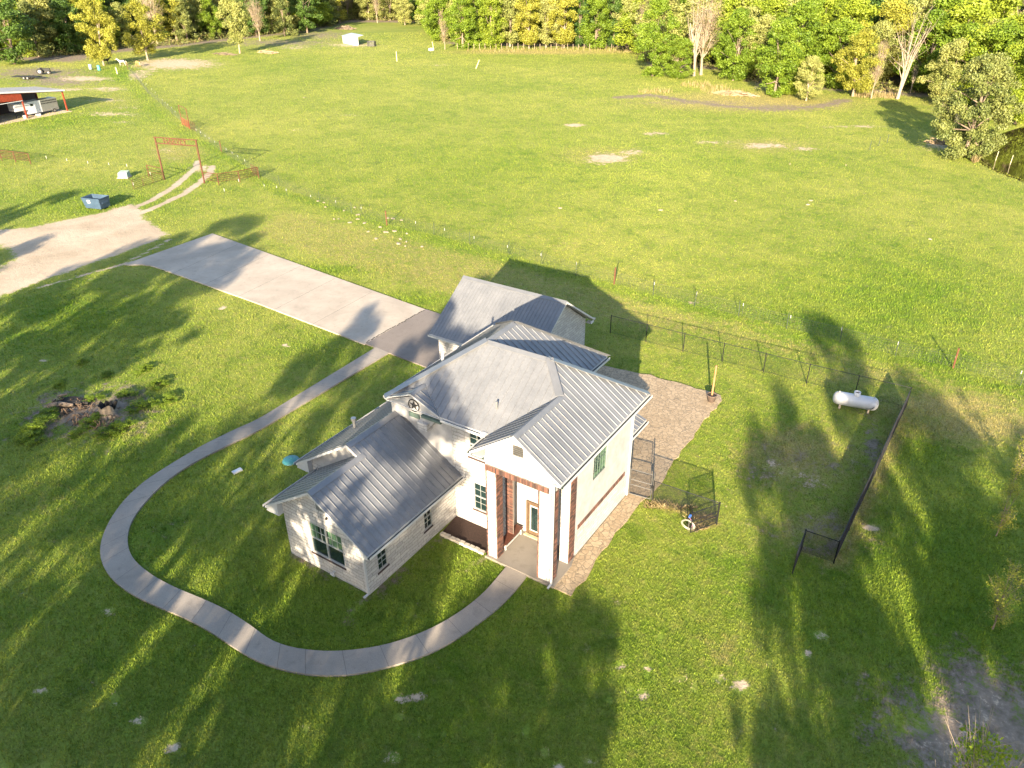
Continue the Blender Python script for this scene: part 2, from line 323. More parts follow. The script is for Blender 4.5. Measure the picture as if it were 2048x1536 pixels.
# ------------------------------------------------------------------ ground masks
def ell(cx, cy, rx, ry, s=1.0):
    c = g(cx, cy); a = g(cx+rx, cy)-c; b_ = g(cx, cy+ry)-c
    return (c[:2], np.linalg.inv(np.array([a[:2], b_[:2]]).T), s)
def E(lst): return [ell(*e) for e in lst]
def inpoly(x, y, P):
    P = np.asarray(P); ins = np.zeros(x.shape, bool); j = len(P)-1
    for i in range(len(P)):
        xi, yi = P[i]; xj, yj = P[j]
        if yi != yj:
            c = ((yi > y) != (yj > y)) & (x < (xj-xi)*(y-yi)/(yj-yi)+xi); ins ^= c
        j = i
    return ins
def pdist(x, y, P, closed=True):
    d = np.full(x.shape, 1e9); n = len(P)
    for i in range(n if closed else n-1):
        ax, ay = P[i]; bx, by = P[(i+1) % n]; L = (bx-ax)**2+(by-ay)**2+1e-9
        t = np.clip(((x-ax)*(bx-ax)+(y-ay)*(by-ay))/L, 0, 1); d = np.minimum(d, np.hypot(x-ax-t*(bx-ax), y-ay-t*(by-ay)))
    return d
def poly(P, soft, s=1.0): return ([g2(*p) for p in P], soft, s)
def field(x, y, ells, polys=(), lines=()):
    o = np.zeros(x.shape)
    for c, Mi, s in ells:
        dx, dy = x-c[0], y-c[1]; u = Mi[0, 0]*dx+Mi[0, 1]*dy; v = Mi[1, 0]*dx+Mi[1, 1]*dy
        o = np.maximum(o, s*np.exp(-(u*u+v*v)*.8))
    for P, soft, s in polys:
        sd = pdist(x, y, P)*np.where(inpoly(x, y, P), 1, -1); o = np.maximum(o, s*np.clip(.5+sd/(2*soft), 0, 1))
    for P, wd, s in lines:
        o = np.maximum(o, s*np.exp(-(pdist(x, y, P, False)/wd)**2))
    return o
L_ = lambda pts, wd, s: ([g2(*p) for p in pts], wd, s)
mounds = [(797, 1394, 10, 8), (832, 1394, 9, 5), (798, 1433, 10, 7), (789, 1514, 12, 11), (347, 1492, 10, 10), (280, 1441, 13, 9), (219, 1221, 9, 8), (90, 1530, 10, 8), (1240, 1331, 9, 7), (1294, 1342, 6, 12), (1258, 1378, 9, 6), (1284, 1386, 11, 9), (1219, 1400, 7, 7), (1090, 1504, 8, 9), (1117, 1530, 9, 8), (1176, 1522, 8, 6), (1052, 1460, 7, 12), (1361, 1358, 12, 6), (1388, 1375, 6, 10), (1436, 1356, 12, 9), (1480, 1372, 17, 15), (1640, 1269, 14, 9), (1613, 1307, 10, 8), (1539, 1326, 6, 6), (2010, 1237, 8, 8), (838, 1470, 4, 4), (887, 1468, 6, 6), (1745, 1055, 14, 7), (571, 690, 8, 5), (445, 615, 8, 4), (88, 719, 8, 4), (612, 1457, 7, 7), (1320, 1275, 8, 8), (80, 1378, 10, 6), (230, 1395, 8, 12), (1150, 250, 20, 3)]
DIRT_E = E([(60, 200, 60, 8, .4), (130, 178, 60, 5, .55), (215, 200, 50, 5, .5), (250, 215, 30, 4, .5), (300, 138, 18, 14, .6), (110, 350, 14, 3, .45), (700, 230, 30, 4, .4), (880, 130, 40, 3, .4), (600, 260, 30, 4, .4)]+[(400, 338, 28, 10, .62), (330, 300, 30, 6, .42), (345, 318, 18, 5, .4)]+[(m[0], m[1], m[2]*.95, m[3]*.95, 1.1) for m in mounds]+[(345, 127, 95, 13, .8), (275, 150, 22, 12, .7), (215, 178, 45, 6, .62), (225, 228, 65, 6, .55), (170, 157, 60, 6, .75), (1215, 316, 42, 11, .9), (1265, 303, 28, 6, .65), (1310, 267, 28, 5, .65), (1425, 284, 60, 4, .55), (1530, 291, 55, 7, .7), (1610, 297, 35, 4, .65), (1720, 253, 100, 3, .55), (1880, 290, 45, 12, .6), (240, 245, 30, 4, .5), (700, 90, 60, 5, .6), (590, 95, 60, 6, .45), (1440, 1010, 25, 10, .4), (1590, 945, 60, 22, .42), (1545, 930, 30, 22, .42), (1630, 960, 30, 20, .4), (1690, 1075, 20, 20, .45), (1385, 605, 18, 6, .5), (1385, 1055, 22, 12, .75)])
BARE = poly([(1870, 1310), (1925, 1297), (2048, 1362), (2200, 1500), (2048, 1640), (1850, 1560), (1790, 1500), (1745, 1455), (1775, 1390), (1860, 1375)], 2.2, .85)
DIRT_P = [(BARE[0], 1.8, .30)]
DIRT_L = [L_([(340, 478), (250, 527), (130, 560), (72, 576)], .35, .7)]
GRAV_P = [poly([(-60, 462), (0, 459), (60, 455), (130, 440), (205, 425), (262, 408), (275, 415), (290, 440), (335, 468), (300, 485), (200, 520), (100, 555), (0, 592), (-80, 640)], 1.0)]
GRAV_L = [L_([(268, 415), (300, 402), (345, 375), (375, 350), (392, 335), (395, 322)], .62, .95), L_([(285, 425), (330, 405), (372, 385), (402, 362), (420, 345), (424, 332)], .62, .95)]
MUD_E = E([(175, 822, 115, 42, .95), (250, 780, 60, 20, .6), (110, 850, 50, 16, .6), (1590, 930, 110, 45, .42), (1640, 1060, 90, 40, .45), (125, 860, 60, 30, .5), (1745, 890, 18, 70, .6), (1640, 1090, 70, 22, .5), (120, 160, 90, 16, .7), (70, 145, 120, 14, .7), (1400, 205, 150, 6, .5), (1550, 215, 110, 8, .65), (560, 85, 150, 9, .6), (640, 70, 80, 12, .6), (200, 905, 30, 10, .35), (700, 1225, 12, 22, .55), (1800, 1470, 14, 6, .8), (1790, 1420, 20, 12, .5), (1720, 840, 50, 10, .4), (600, 1115, 60, 8, .0)])
MUD_P = [BARE, poly([(-200, 90), (0, 120), (150, 125), (240, 105), (350, 95), (520, 75), (640, 60), (700, 45), (860, 45), (885, 88), (1000, 92), (1275, 95), (1290, 130), (1440, 140), (1530, 180), (1650, 180), (1860, 195), (1900, 260), (2000, 200), (2200, 120), (2400, -60), (-400, -60)], 4, .8)]
MUD_L = [L_([(1240, 195), (1300, 190), (1360, 200), (1450, 212), (1560, 219), (1640, 213), (1690, 200)], 2.2, .75), L_([(735, 1192), (705, 1225), (690, 1245)], .3, .6), L_([(583, 1108), (738, 1194)], .35, .6), L_([(738, 1194), (880, 1075)], .35, .6), L_([(975, 1115), (950, 1125), (935, 1140)], .25, .6)]
DRY_E = E([(1900, 812, 160, 35, .9), (1500, 205, 230, 18, .95), (350, 305, 70, 26, .6), (1360, 980, 90, 70, .25), (1960, 850, 150, 40, .95), (850, 540, 130, 30, .6), (700, 490, 120, 22, .6), (1000, 575, 80, 20, .6), (1400, 650, 160, 18, .5), (1600, 700, 120, 18, .5), (1750, 750, 120, 25, .6), (1480, 195, 210, 16, .8), (1080, 104, 200, 5, .95), (600, 440, 60, 20, .4), (1450, 1300, 60, 40, .5), (1300, 850, 60, 60, .2), (1590, 910, 120, 70, .85), (1570, 860, 40, 10, .5), (1650, 1060, 110, 50, .75), (250, 850, 120, 60, .4), (60, 240, 200, 30, .25), (300, 110, 100, 12, .4), (900, 65, 120, 12, .35), (1200, 310, 110, 22, .6), (1530, 290, 120, 18, .6), (1130, 490, 60, 30, .3), (80, 1000, 120, 60, .3), (400, 900, 60, 30, .3), (1400, 1500, 120, 60, .3), (180, 200, 120, 25, .45)])
DRY_P = [poly([(560, 415), (760, 462), (1000, 520), (1180, 570), (1480, 650), (1800, 735), (2048, 800), (2048, 900), (1830, 775), (1530, 700), (1240, 650), (880, 590), (640, 520), (500, 470)], 1.5, .5)]
DRY_L = [L_([(1288, 1002), (1360, 1022), (1433, 1050)], .28, 1.0), L_([(1823, 800), (1670, 1127)], .8, .75), L_([(1605, 1100), (1665, 1130)], .3, .9), L_([(1500, 905), (1610, 850)], .35, .9), L_([(1440, 722), (1240, 672)], .15, .6)]
LUSH_E = E([(600, 1250, 700, 420, .75), (250, 950, 350, 250, .6), (1350, 1250, 300, 250, .35), (1900, 1150, 260, 320, .9), (1560, 900, 160, 120, .4), (1780, 600, 260, 130, .65), (1880, 720, 90, 25, .8), (1850, 900, 70, 90, .8), (240, 150, 40, 18, .8), (120, 240, 130, 16, .6), (200, 410, 160, 30, .55), (160, 640, 180, 80, .6), (300, 820, 60, 40, .7), (80, 850, 80, 40, .7), (400, 340, 60, 30, .5), (640, 700, 120, 40, .4), (1700, 1200, 200, 150, .8), (900, 1400, 400, 150, .55), (1100, 330, 400, 60, .35), (620, 540, 130, 14, .7), (820, 600, 80, 14, .7)])
LUSH_L = [L_([(245, 130), (262, 165), (300, 215), (350, 255), (400, 285), (470, 325), (560, 385), (700, 425), (900, 487), (1100, 540), (1300, 592), (1500, 645), (1800, 722), (2048, 790)], 1.5, .5)]
def masks(x, y):
    gr = field(x, y, [], GRAV_P, GRAV_L)*(1-.95*field(x, y, E([(-5, 512, 36, 26, 1.0)])))
    return dict(dirt=field(x, y, DIRT_E, DIRT_P, DIRT_L), gravel=gr, mud=field(x, y, MUD_E, MUD_P, MUD_L), dry=field(x, y, DRY_E, DRY_P, DRY_L), lush=field(x, y, LUSH_E, [], LUSH_L))
POND = [g2(*p) for p in ((1957, 285), (1950, 305), (1962, 322), (1985, 335), (2010, 345), (2048, 358), (2110, 372), (2200, 380), (2200, 250), (2100, 235), (2010, 262))]
def zfun(x, y):
    ins = inpoly(x, y, POND); d = pdist(x, y, POND)
    return np.where(ins, -np.clip(d, 0, 2.0)*.55-.25, -.25*np.exp(-(d/1.2)**2)) - .035
xs = np.r_[np.arange(-1500, -300, 100), np.arange(-300, -120, 3.0), np.arange(-120, 12, .5), np.arange(12, 60, 3.0), np.arange(60, 1500, 100)]
ys = np.r_[np.arange(-600, -30, 60), np.arange(-30, 6, 3.0), np.arange(6, 90, .5), np.arange(90, 290, 1.8), np.arange(290, 1900, 100)]
X, Y = np.meshgrid(xs, ys); nx_, ny_ = len(xs), len(ys)
xf, yf = X.ravel(), Y.ravel(); Z = zfun(xf, yf)
me = bpy.data.meshes.new('ground'); me.vertices.add(len(xf)); me.vertices.foreach_set('co', np.c_[xf, yf, Z].ravel())
ii = (np.arange(ny_-1)[:, None]*nx_+np.arange(nx_-1)[None, :]).ravel(); q = np.c_[ii, ii+1, ii+1+nx_, ii+nx_]
me.loops.add(q.size); me.loops.foreach_set('vertex_index', q.ravel()); me.polygons.add(len(q)); me.polygons.foreach_set('loop_start', np.arange(len(q))*4)
me.polygons.foreach_set('loop_total', np.full(len(q), 4)); me.update(calc_edges=True)
for k, a in masks(xf, yf).items():
    at = me.attributes.new(k, 'FLOAT', 'POINT'); at.data.foreach_set('value', a.astype(np.float32))
me.materials.append(M['grass']); tag(put('ground', me), 'grassy lawn and pasture ground', None, None, 'structure')
tag(MB().prism([(x, y) for x, y in POND], -.5, -.22).build('pond_water', M['water']), 'dark pond water at the right edge', None, None, 'structure')
# ------------------------------------------------------------------ grass blades (one object, uncountable)
def grass_blades(n, seed=3):
    rg = np.random.default_rng(seed)
    r = np.exp(rg.uniform(math.log(16), math.log(330), n)); th = YAW+math.pi/2+rg.uniform(R(-47), R(47), n)
    x, y = r*np.cos(th), r*np.sin(th)
    mk = masks(x, y)
    keep = (mk['dirt'] < .45+rg.uniform(-.2, .15, n)) & (mk['gravel'] < .4+rg.uniform(-.2, .1, n)) & (mk['mud'] < .55+rg.uniform(-.2, .2, n))
    jx, jy = x+rg.normal(0, .05, n), y+rg.normal(0, .05, n)
    for P in (drive_poly, pad_poly, walk_poly, flag_poly): keep &= ~inpoly(jx, jy, P)
    keep &= ~inpoly(x, y, POND) & ~((x > -29.2) & (x < -14.4) & (y > 27.4) & (y < 37.8)) & ~((x > -27.75) & (x < -21.9) & (y > 19.97) & (y < 28)) & ~((x > -29.2) & (x < -21.9) & (y > 23.5) & (y < 31)) & ~((x > -22) & (x < -18.4) & (y > 25.55) & (y < 27.5)) & ~((x > -18.6) & (x < -14.1) & (y > 25.5) & (y < 28.5)) & ~((x > -34.7) & (x < -25.9) & (y > 42) & (y < 50.7))
    x, y, r = x[keep], y[keep], r[keep]; mk = {k: v[keep] for k, v in mk.items()}; n = len(x)
    h = (.030+.00085*np.minimum(r, 70)+.0004*np.maximum(r-70, 0))*rg.uniform(.6, 1.6, n)*(1+.7*mk['lush']); wd = h*rg.uniform(.30, .55, n)
    a = rg.uniform(0, 2*math.pi, n); la = rg.uniform(0, 2*math.pi, n); ln = h*rg.uniform(.2, .9, n)
    z0 = np.full(n, -.045); h = np.where(rg.random(n) < .04, h*1.8, h)
    V = np.empty((n, 3, 3)); V[:, 0] = np.c_[x-np.cos(a)*wd/2, y-np.sin(a)*wd/2, z0]; V[:, 1] = np.c_[x+np.cos(a)*wd/2, y+np.sin(a)*wd/2, z0]
    V[:, 2] = np.c_[x+np.cos(la)*ln, y+np.sin(la)*ln, z0+h]
    me = bpy.data.meshes.new('grass'); me.vertices.add(3*n); me.vertices.foreach_set('co', V.ravel()); me.loops.add(3*n); me.loops.foreach_set('vertex_index', np.arange(3*n))
    me.polygons.add(n); me.polygons.foreach_set('loop_start', np.arange(n)*3); me.polygons.foreach_set('loop_total', np.full(n, 3)); me.update(calc_edges=True)
    for k, v in list(mk.items())+[('tint', np.clip(.5+(rg.normal(0, .22, n)-.03)*np.clip(70/r, .22, 1), 0, 1))]:
        at = me.attributes.new(k, 'FLOAT', 'POINT'); at.data.foreach_set('value', np.repeat(v, 3).astype(np.float32))
    me.materials.append(M['blade'])
    tag(put('grass', me), 'short green grass blades covering lawn and pasture', 'grass', None, 'stuff')
grass_blades(GRASSN := 1900000)
# ==================================================================== HOUSE
PITCHS = .70
def roof_plane(mb, soff, P, zf, down, spacing=.41, ribs=True, th=.16, rib_h=.05, rib_w=.042):
    """P: xy polygon, zf(x,y): height, down: 'x' or 'y' = axis the seams run along"""
    A = sum(P[i][0]*P[(i+1) % len(P)][1]-P[(i+1) % len(P)][0]*P[i][1] for i in range(len(P)))
    if A < 0: P = P[::-1]
    T = [(x, y, zf(x, y)) for x, y in P]; n = len(P)
    mb.add(T, [tuple(range(n))])
    B = [(x, y, z-th) for x, y, z in T]; T2 = [(x, y, z-.012) for x, y, z in T]
    soff.add(T2+B, [tuple(range(n)), tuple(range(2*n-1, n-1, -1))]+[(i, n+i, n+(i+1) % n, (i+1) % n) for i in range(n)])
    if not ribs: return
    ax = 1 if down == 'x' else 0
    lo = min(p[ax] for p in P); hi = max(p[ax] for p in P); c = lo+spacing*.5
    while c < hi-.05:
        xs_ = []
        for i in range(n):
            a, b_ = P[i], P[(i+1) % n]
            if (a[ax]-c)*(b_[ax]-c) < 0:
                t = (c-a[ax])/(b_[ax]-a[ax]); xs_.append(a[1-ax]+t*(b_[1-ax]-a[1-ax]))
        xs_.sort()
        for k in range(0, len(xs_)-1, 2):
            u0, u1 = xs_[k]+.02, xs_[k+1]-.02
            if u1-u0 < .1: continue
            hw = rib_w/2
            def pt(u, cc, dz):
                x, y = (u, cc) if down == 'x' else (cc, u); return (x, y, zf(x, y)+dz)
            vs = [pt(u0, c-hw, 0), pt(u0, c+hw, 0), pt(u1, c+hw, 0), pt(u1, c-hw, 0), pt(u0, c-hw*.6, rib_h), pt(u0, c+hw*.6, rib_h), pt(u1, c+hw*.6, rib_h), pt(u1, c-hw*.6, rib_h)]
            mb.add(vs, [(4, 5, 6, 7), (0, 1, 5, 4), (1, 2, 6, 5), (2, 3, 7, 6), (3, 0, 4, 7)])
        c += spacing
def capstrip(mb, a, b_, ns, wdt=.22, lift=.055):
    """bent ridge cap from a to b: ns = two horizontal/slope offsets (vectors) to either side"""
    a = Vector(a); b_ = Vector(b_); up = Vector((0, 0, lift))
    for s_ in ns:
        o = Vector(s_)*wdt
        vs = [a+up, b_+up, b_+up*.9+o, a+up*.9+o]; vs2 = [v-Vector((0, 0, .03)) for v in vs]
        mb.add([tuple(v) for v in vs+vs2], [(0, 1, 2, 3), (7, 6, 5, 4), (3, 2, 6, 7), (0, 3, 7, 4), (1, 5, 6, 2)])
GUT = []
def gutter(lst, a, b_, out, z, w_=.17):
    mb = MB(HO if lst is not gg else GO); lst.append(mb)
    """open gutter along an eave from a to b (xy); out = outward unit (x,y)"""
    ox, oy = out
    def P(p, d, zz): return (p[0]+ox*d, p[1]+oy*d, zz)
    def bar(d0, d1, z0, z1, mi):
        vs = [P(a, d0, z0), P(b_, d0, z0), P(b_, d1, z0), P(a, d1, z0), P(a, d0, z1), P(b_, d0, z1), P(b_, d1, z1), P(a, d1, z1)]
        mb.add(vs, [(0, 3, 2, 1), (4, 5, 6, 7), (0, 1, 5, 4), (1, 2, 6, 5), (2, 3, 7, 6), (3, 0, 4, 7)], mi)
    bar(.005, w_, z-.17, z-.13, 1); bar(w_, w_+.022, z-.17, z-.02, 0)  # dark floor strip paints the shade inside the gutter
HX = empty('house', (-21, 29, 0)); tag(HX, 'two storey white limestone house with grey standing seam metal roofs and tall porch', 'house')
HO = (-21, 29, 0)
z1 = lambda y0: (lambda x, y: 6.9+PITCHS*(y-y0))
X0, X1, Y0, Y1 = -26.4, -13.9, 27.1, 35.5
XB = -18.0; YB = 38.3; RZ = 6.9+PITCHS*4.2
up_roof = MB(HO); up_f = MB(HO); up_c = MB(HO); up_g = []; gg = None
fL = lambda x, y: 6.9+PITCHS*(x-X0); fR = lambda x, y: 6.9+PITCHS*(X1-x); fF = lambda x, y: 6.9+PITCHS*(y-Y0); fB = lambda x, y: 6.9+PITCHS*(Y1-y)
fR2 = lambda x, y: 6.9+PITCHS*(XB-x); fB2 = lambda x, y: 6.9+PITCHS*(YB-y)
SP = .42; sx = -24.4; sz = .42                        # star gable: ridge x and pitch
roof_plane(up_roof, up_f, [(X0, Y0), (X0, YB), (-22.2, 34.1), (-22.2, 31.3)], fL, 'x', SP)
vy = Y0+sz*2.0/PITCHS
roof_plane(up_roof, up_f, [(X0, Y0), (sx, vy), (-22.4, Y0), (-19.2, Y0), (-16.55, 29.75), (-18.1, 31.3), (-22.2, 31.3)], fF, 'y', SP, rib_h=.035, rib_w=.035)
roof_plane(up_roof, up_f, [(-19.2, 25.35), (-16.55, 25.35), (-16.55, 29.75), (-19.2, Y0)], lambda x, y: 6.9+PITCHS*(x+19.2), 'x', SP)
roof_plane(up_roof, up_f, [(X1, 25.35), (X1, Y1), (-18.1, 31.3), (-16.55, 29.75), (-16.55, 25.35)], fR, 'x', SP, rib_w=.045)
roof_plane(up_roof, up_f, [(X1, Y1), (XB, Y1), (-22.2, 31.3), (-18.1, 31.3)], fB, 'y', SP)
roof_plane(up_roof, up_f, [(XB, Y1), (XB, YB), (-22.2, 34.1), (-22.2, 31.3)], fR2, 'x', SP, rib_w=.045)
roof_plane(up_roof, up_f, [(XB, YB), (X0, YB), (-22.2, 34.1)], fB2, 'y', SP)
roof_plane(up_roof, up_f, [(X0, Y0-.05), (sx, Y0-.05), (sx, vy)], lambda x, y: 6.9+sz*(x-X0), 'x', SP, th=.08)
roof_plane(up_roof, up_f, [(sx, Y0-.05), (-22.4, Y0-.05), (sx, vy)], lambda x, y: 6.9+sz*(-22.4-x), 'x', SP, th=.08)
k = PITCHS
capstrip(up_c, (-22.2, 31.3, RZ), (-18.1, 31.3, RZ), [(0, 1, -k), (0, -1, -k)])
capstrip(up_c, (-22.2, 31.3, RZ), (-22.2, 34.1, RZ), [(1, 0, -k), (-1, 0, -k)])
capstrip(up_c, (-16.55, 25.35, 8.755), (-16.55, 29.75, 8.755), [(1, 0, -k), (-1, 0, -k)])
capstrip(up_c, (-18.1, 31.3, RZ), (-16.55, 29.75, 8.755), [(.7, .7, 0), (-.7, -.7, 0)])
capstrip(up_c, (-18.1, 31.3, RZ), (X1, Y1, 6.9), [(.7, -.7, 0), (-.7, .7, 0)])
capstrip(up_c, (-22.2, 31.3, RZ), (X0, Y0, 6.9), [(.7, -.7, 0), (-.7, .7, 0)], .26)
capstrip(up_c, (-22.2, 34.1, RZ), (XB, YB, 6.9), [(.7, .7, 0), (-.7, -.7, 0)])
capstrip(up_c, (-22.2, 34.1, RZ), (X0, YB, 6.9), [(.7, -.7, 0), (-.7, .7, 0)])
capstrip(up_c, (sx, Y0-.05, 6.9+sz*2), (sx, vy, 6.9+sz*2), [(1, 0, -sz), (-1, 0, -sz)], .2, .06)
gutter(up_g, (X1, 25.35), (X1, Y1), (1, 0), 6.9); gutter(up_g, (XB, 35.6), (XB, YB), (1, 0), 6.9)
gutter(up_g, (-22.3, Y0), (-19.3, Y0), (0, -1), 6.9); gutter(up_g, (-19.2, 25.35), (-19.2, Y0-.15), (-1, 0), 6.9); gutter(up_g, (X0, Y0+.1), (X0, YB), (-1, 0), 6.9)
r1 = up_roof.build('roof', M['roof'], HX); r1['label'] = 'upper grey standing seam hip and gable roof'
up_f.build('fascia', M['white'], r1); up_c.build('ridge_cap', M['cap'], r1); [q_.build('gutter', [M['white'], M['gut']], r1) for q_ in up_g]
# lower wing roofs
E1 = 3.2; k = .66
lo_roof = MB(HO); lo_f = MB(HO); lo_c = MB(HO); lo_g = []
fwR = lambda x, y: E1+k*(-21.36-x); fAL = lambda x, y: E1+k*(x+28.64); fBL = lambda x, y: E1+k*(x+30.15)
roof_plane(lo_roof, lo_f, [(-21.36, 19.6), (-21.36, 27.45), (-25.755, 27.45), (-25.755, 23.2), (-25.0, 23.2), (-25.0, 19.6)], fwR, 'x', .41)
roof_plane(lo_roof, lo_f, [(-25.0, 19.6), (-25.0, 23.6), (-28.64, 23.6), (-28.64, 19.6)], fAL, 'x', .41)
roof_plane(lo_roof, lo_f, [(-25.755, 23.2), (-25.755, 27.45), (-26.0, 27.5), (-26.0, 31.4), (-30.15, 31.4), (-30.15, 23.2)], fBL, 'x', .41)
capstrip(lo_c, (-25.0, 19.6, fAL(-25, 0)), (-25.0, 23.6, fAL(-25, 0)), [(1, 0, -k), (-1, 0, -k)], .26)
capstrip(lo_c, (-25.755, 23.2, fBL(-25.755, 0)), (-25.755, 27.45, fBL(-25.755, 0)), [(1, 0, -k), (-1, 0, -k)], .26)
gutter(lo_g, (-21.36, 19.6), (-21.36, 27.4), (1, 0), E1); gutter(lo_g, (-28.64, 19.6), (-28.64, 23.55), (-1, 0), E1); gutter(lo_g, (-30.15, 23.2), (-30.15, 31.4), (-1, 0), E1)
lo_f.box(-28.64, -27.7, 19.65, 23.6, 2.86, 2.9); lo_f.box(-30.15, -29.2, 23.25, 31.2, 2.86, 2.9)      # soffits
def ret(xo, xi, y0, y1, zo, zi):
    a, b_ = min(xo, xi), max(xo, xi); za, zb_ = (zo, zi) if xo < xi else (zi, zo)
    lo_f.add([(a, y0, 2.88), (b_, y0, 2.88), (b_, y0, zb_), (a, y0, za), (a, y1, 2.88), (b_, y1, 2.88), (b_, y1, zb_), (a, y1, za)], [(0, 1, 2, 3), (4, 7, 6, 5), (0, 4, 5, 1), (0, 3, 7, 4), (1, 5, 6, 2), (2, 6, 7, 3)])
ret(-28.62, -27.72, 19.66, 19.99, 3.06, 3.63); ret(-30.13, -29.2, 23.26, 23.59, 3.06, 3.65); ret(-21.38, -21.96, 19.66, 19.99, 3.04, 3.40)
r2 = lo_roof.build('roof', M['roof'], HX); r2['label'] = 'lower metal roof over the single storey wing'
lo_f.build('fascia', M['white'], r2); lo_c.build('ridge_cap', M['cap'], r2); [q_.build('gutter', [M['white'], M['gut']], r2) for q_ in lo_g]
# rear patio roof
pr = MB(HO); pf = MB(HO); pg = []
roof_plane(pr, pf, [(-15.25, 34.7), (-15.25, 38.85), (-18.38, 38.85), (-18.38, 34.7)], lambda x, y: 2.9+.35*(-15.25-x), 'x', .41, th=.12)
gutter(pg, (-15.25, 35), (-15.25, 38.8), (1, 0), 2.9)
roof_plane(pr, pf, [(-17.4, 39.0), (-17.4, 42.5), (-21.5, 42.5), (-21.5, 39.0)], lambda x, y: 2.75+.02*(-17.4-x), 'x', .41, th=.12)
pr.box(-17.6, -17.5, 42.3, 42.4, 0, 2.6); pr.box(-21.4, -21.3, 42.3, 42.4, 0, 2.6)
r3 = pr.build('roof', M['roof'], HX); r3['label'] = 'small low metal roof over the rear patio door'; pf.build('fascia', M['white'], r3); [q_.build('gutter', [M['white'], M['gut']], r3) for q_ in pg]
# ---- walls
def wallrect(mb, axis, c, a0, a1, z0, z1, ops=(), th=.25, din=1):
    """axis 'y': plane y=c spanning x a0..a1; thickness goes towards +din. ops: (a0,a1,z0,z1) openings"""
    As = sorted({a0, a1, *[o[0] for o in ops], *[o[1] for o in ops]}); Zs = sorted({z0, z1, *[o[2] for o in ops], *[o[3] for o in ops]})
    c1 = c+din*th; lo, hi = min(c, c1), max(c, c1)
    for i in range(len(As)-1):
        for j in range(len(Zs)-1):
            am, zm = (As[i]+As[i+1])/2, (Zs[j]+Zs[j+1])/2
            if am < a0 or am > a1 or zm < z0 or zm > z1 or any(o[0] < am < o[1] and o[2] < zm < o[3] for o in ops): continue
            if axis == 'y': mb.box(As[i], As[i+1], lo, hi, Zs[j], Zs[j+1])
            else: mb.box(lo, hi, As[i], As[i+1], Zs[j], Zs[j+1])
def gablepoly(mb, axis, c, pts, th=.25, din=1):
    if axis == 'y': P = [(a, c, z) for a, z in pts]; nrm = (0, din, 0)
    else: P = [(c, a, z) for a, z in pts]; nrm = (din, 0, 0)
    mb.slab(P, nrm, th)
st = MB(HO); sc_ = MB(HO)
zA = lambda x: E1+k*min(x+28.64, -21.36-x)-.17; zB = lambda x: E1+k*min(x+30.15, -21.36-x)-.17
WA = (-25.85, -23.5, 1.05, 3.1)
wallrect(st, 'y', 20.0, -27.72, -21.95, 0, 3.3, [WA]); gablepoly(st, 'y', 20.0, [(-27.72, 3.3), (-21.95, 3.3), (-21.95, zA(-21.95)), (-25, zA(-25)), (-27.72, zA(-27.72))])
WS1 = (20.83, 21.55, .92, 2.42); WS2 = (24.62, 25.3, .92, 2.5)
wallrect(st, 'x', -21.95, 20.25, 27.45, 0, 3.35, [WS1, WS2], din=-1)
wallrect(st, 'x', -27.72, 20.25, 23.6, 0, 3.5)
wallrect(st, 'y', 23.6, -29.2, -27.72, 0, 3.4)
bw = MB(HO); gablepoly(bw, 'y', 23.6, [(-29.2, 3.4), (-25.0, 3.4), (-25, zB(-25.2)), (-25.755, zB(-25.755)), (-29.2, zB(-29.2))])
bw.build('gable_wall', M['stucco'], HX)
wallrect(st, 'x', -29.2, 23.85, 31.0, 0, 3.5); wallrect(st, 'y', 31.0, -29.2, -26, 0, 3.5, din=1)
w1 = st.build('wall', M['stone'], HX); w1['label'] = 'white chopped limestone walls of the low wing'; st = MB(HO)
WU = (-20.8, -19.8, 4.75, 6.4); WL = (-20.6, -19.74, 1.2, 3.05)
wallrect(st, 'y', 27.45, -21.93, -18.4, 0, 6.85, [WU, WL])
gablepoly(sc_, 'y', 27.43, [(-26, 3), (-21.93, 3), (-21.93, 6.8), (-22.45, 6.82), (-24.4, 7.6), (-26, 6.95)])
DR = (-17.65, -16.6, .12, 2.45)
ew = MB(HO); wallrect(ew, 'y', 28.4, -18.4, -14.7, 0, 6.7, [DR]); wallrect(ew, 'x', -18.4, 27.7, 28.4, 0, 6.7, din=-1); ew.build('entry_wall', M['stucco'], HX)
st.build('wall', M['stone'], HX); st = MB(HO)
WR = (29.95, 31.47, 4.02, 6.1)
wallrect(st, 'x', -14.45, 27.4, 34.65, 0, 1.8, [], din=-1); wallrect(sc_, 'x', -14.452, 27.4, 34.65, 1.8, 6.85, [WR], din=-1)
wallrect(st, 'y', 27.4, -14.95, -14.7, 0, 6.6, th=1.0)
wallrect(sc_, 'y', 34.65, -26, -14.7, 0, 6.85, din=-1); wallrect(sc_, 'x', -26, 27.7, 34.4, 3, 6.85); wallrect(sc_, 'x', -26, 34.65, 37.8, 0, 6.85); wallrect(sc_, 'y', 37.8, -25.75, -18.45, 0, 6.85, din=-1); wallrect(sc_, 'x', -18.4, 34.65, 37.8, 0, 6.85, din=-1)
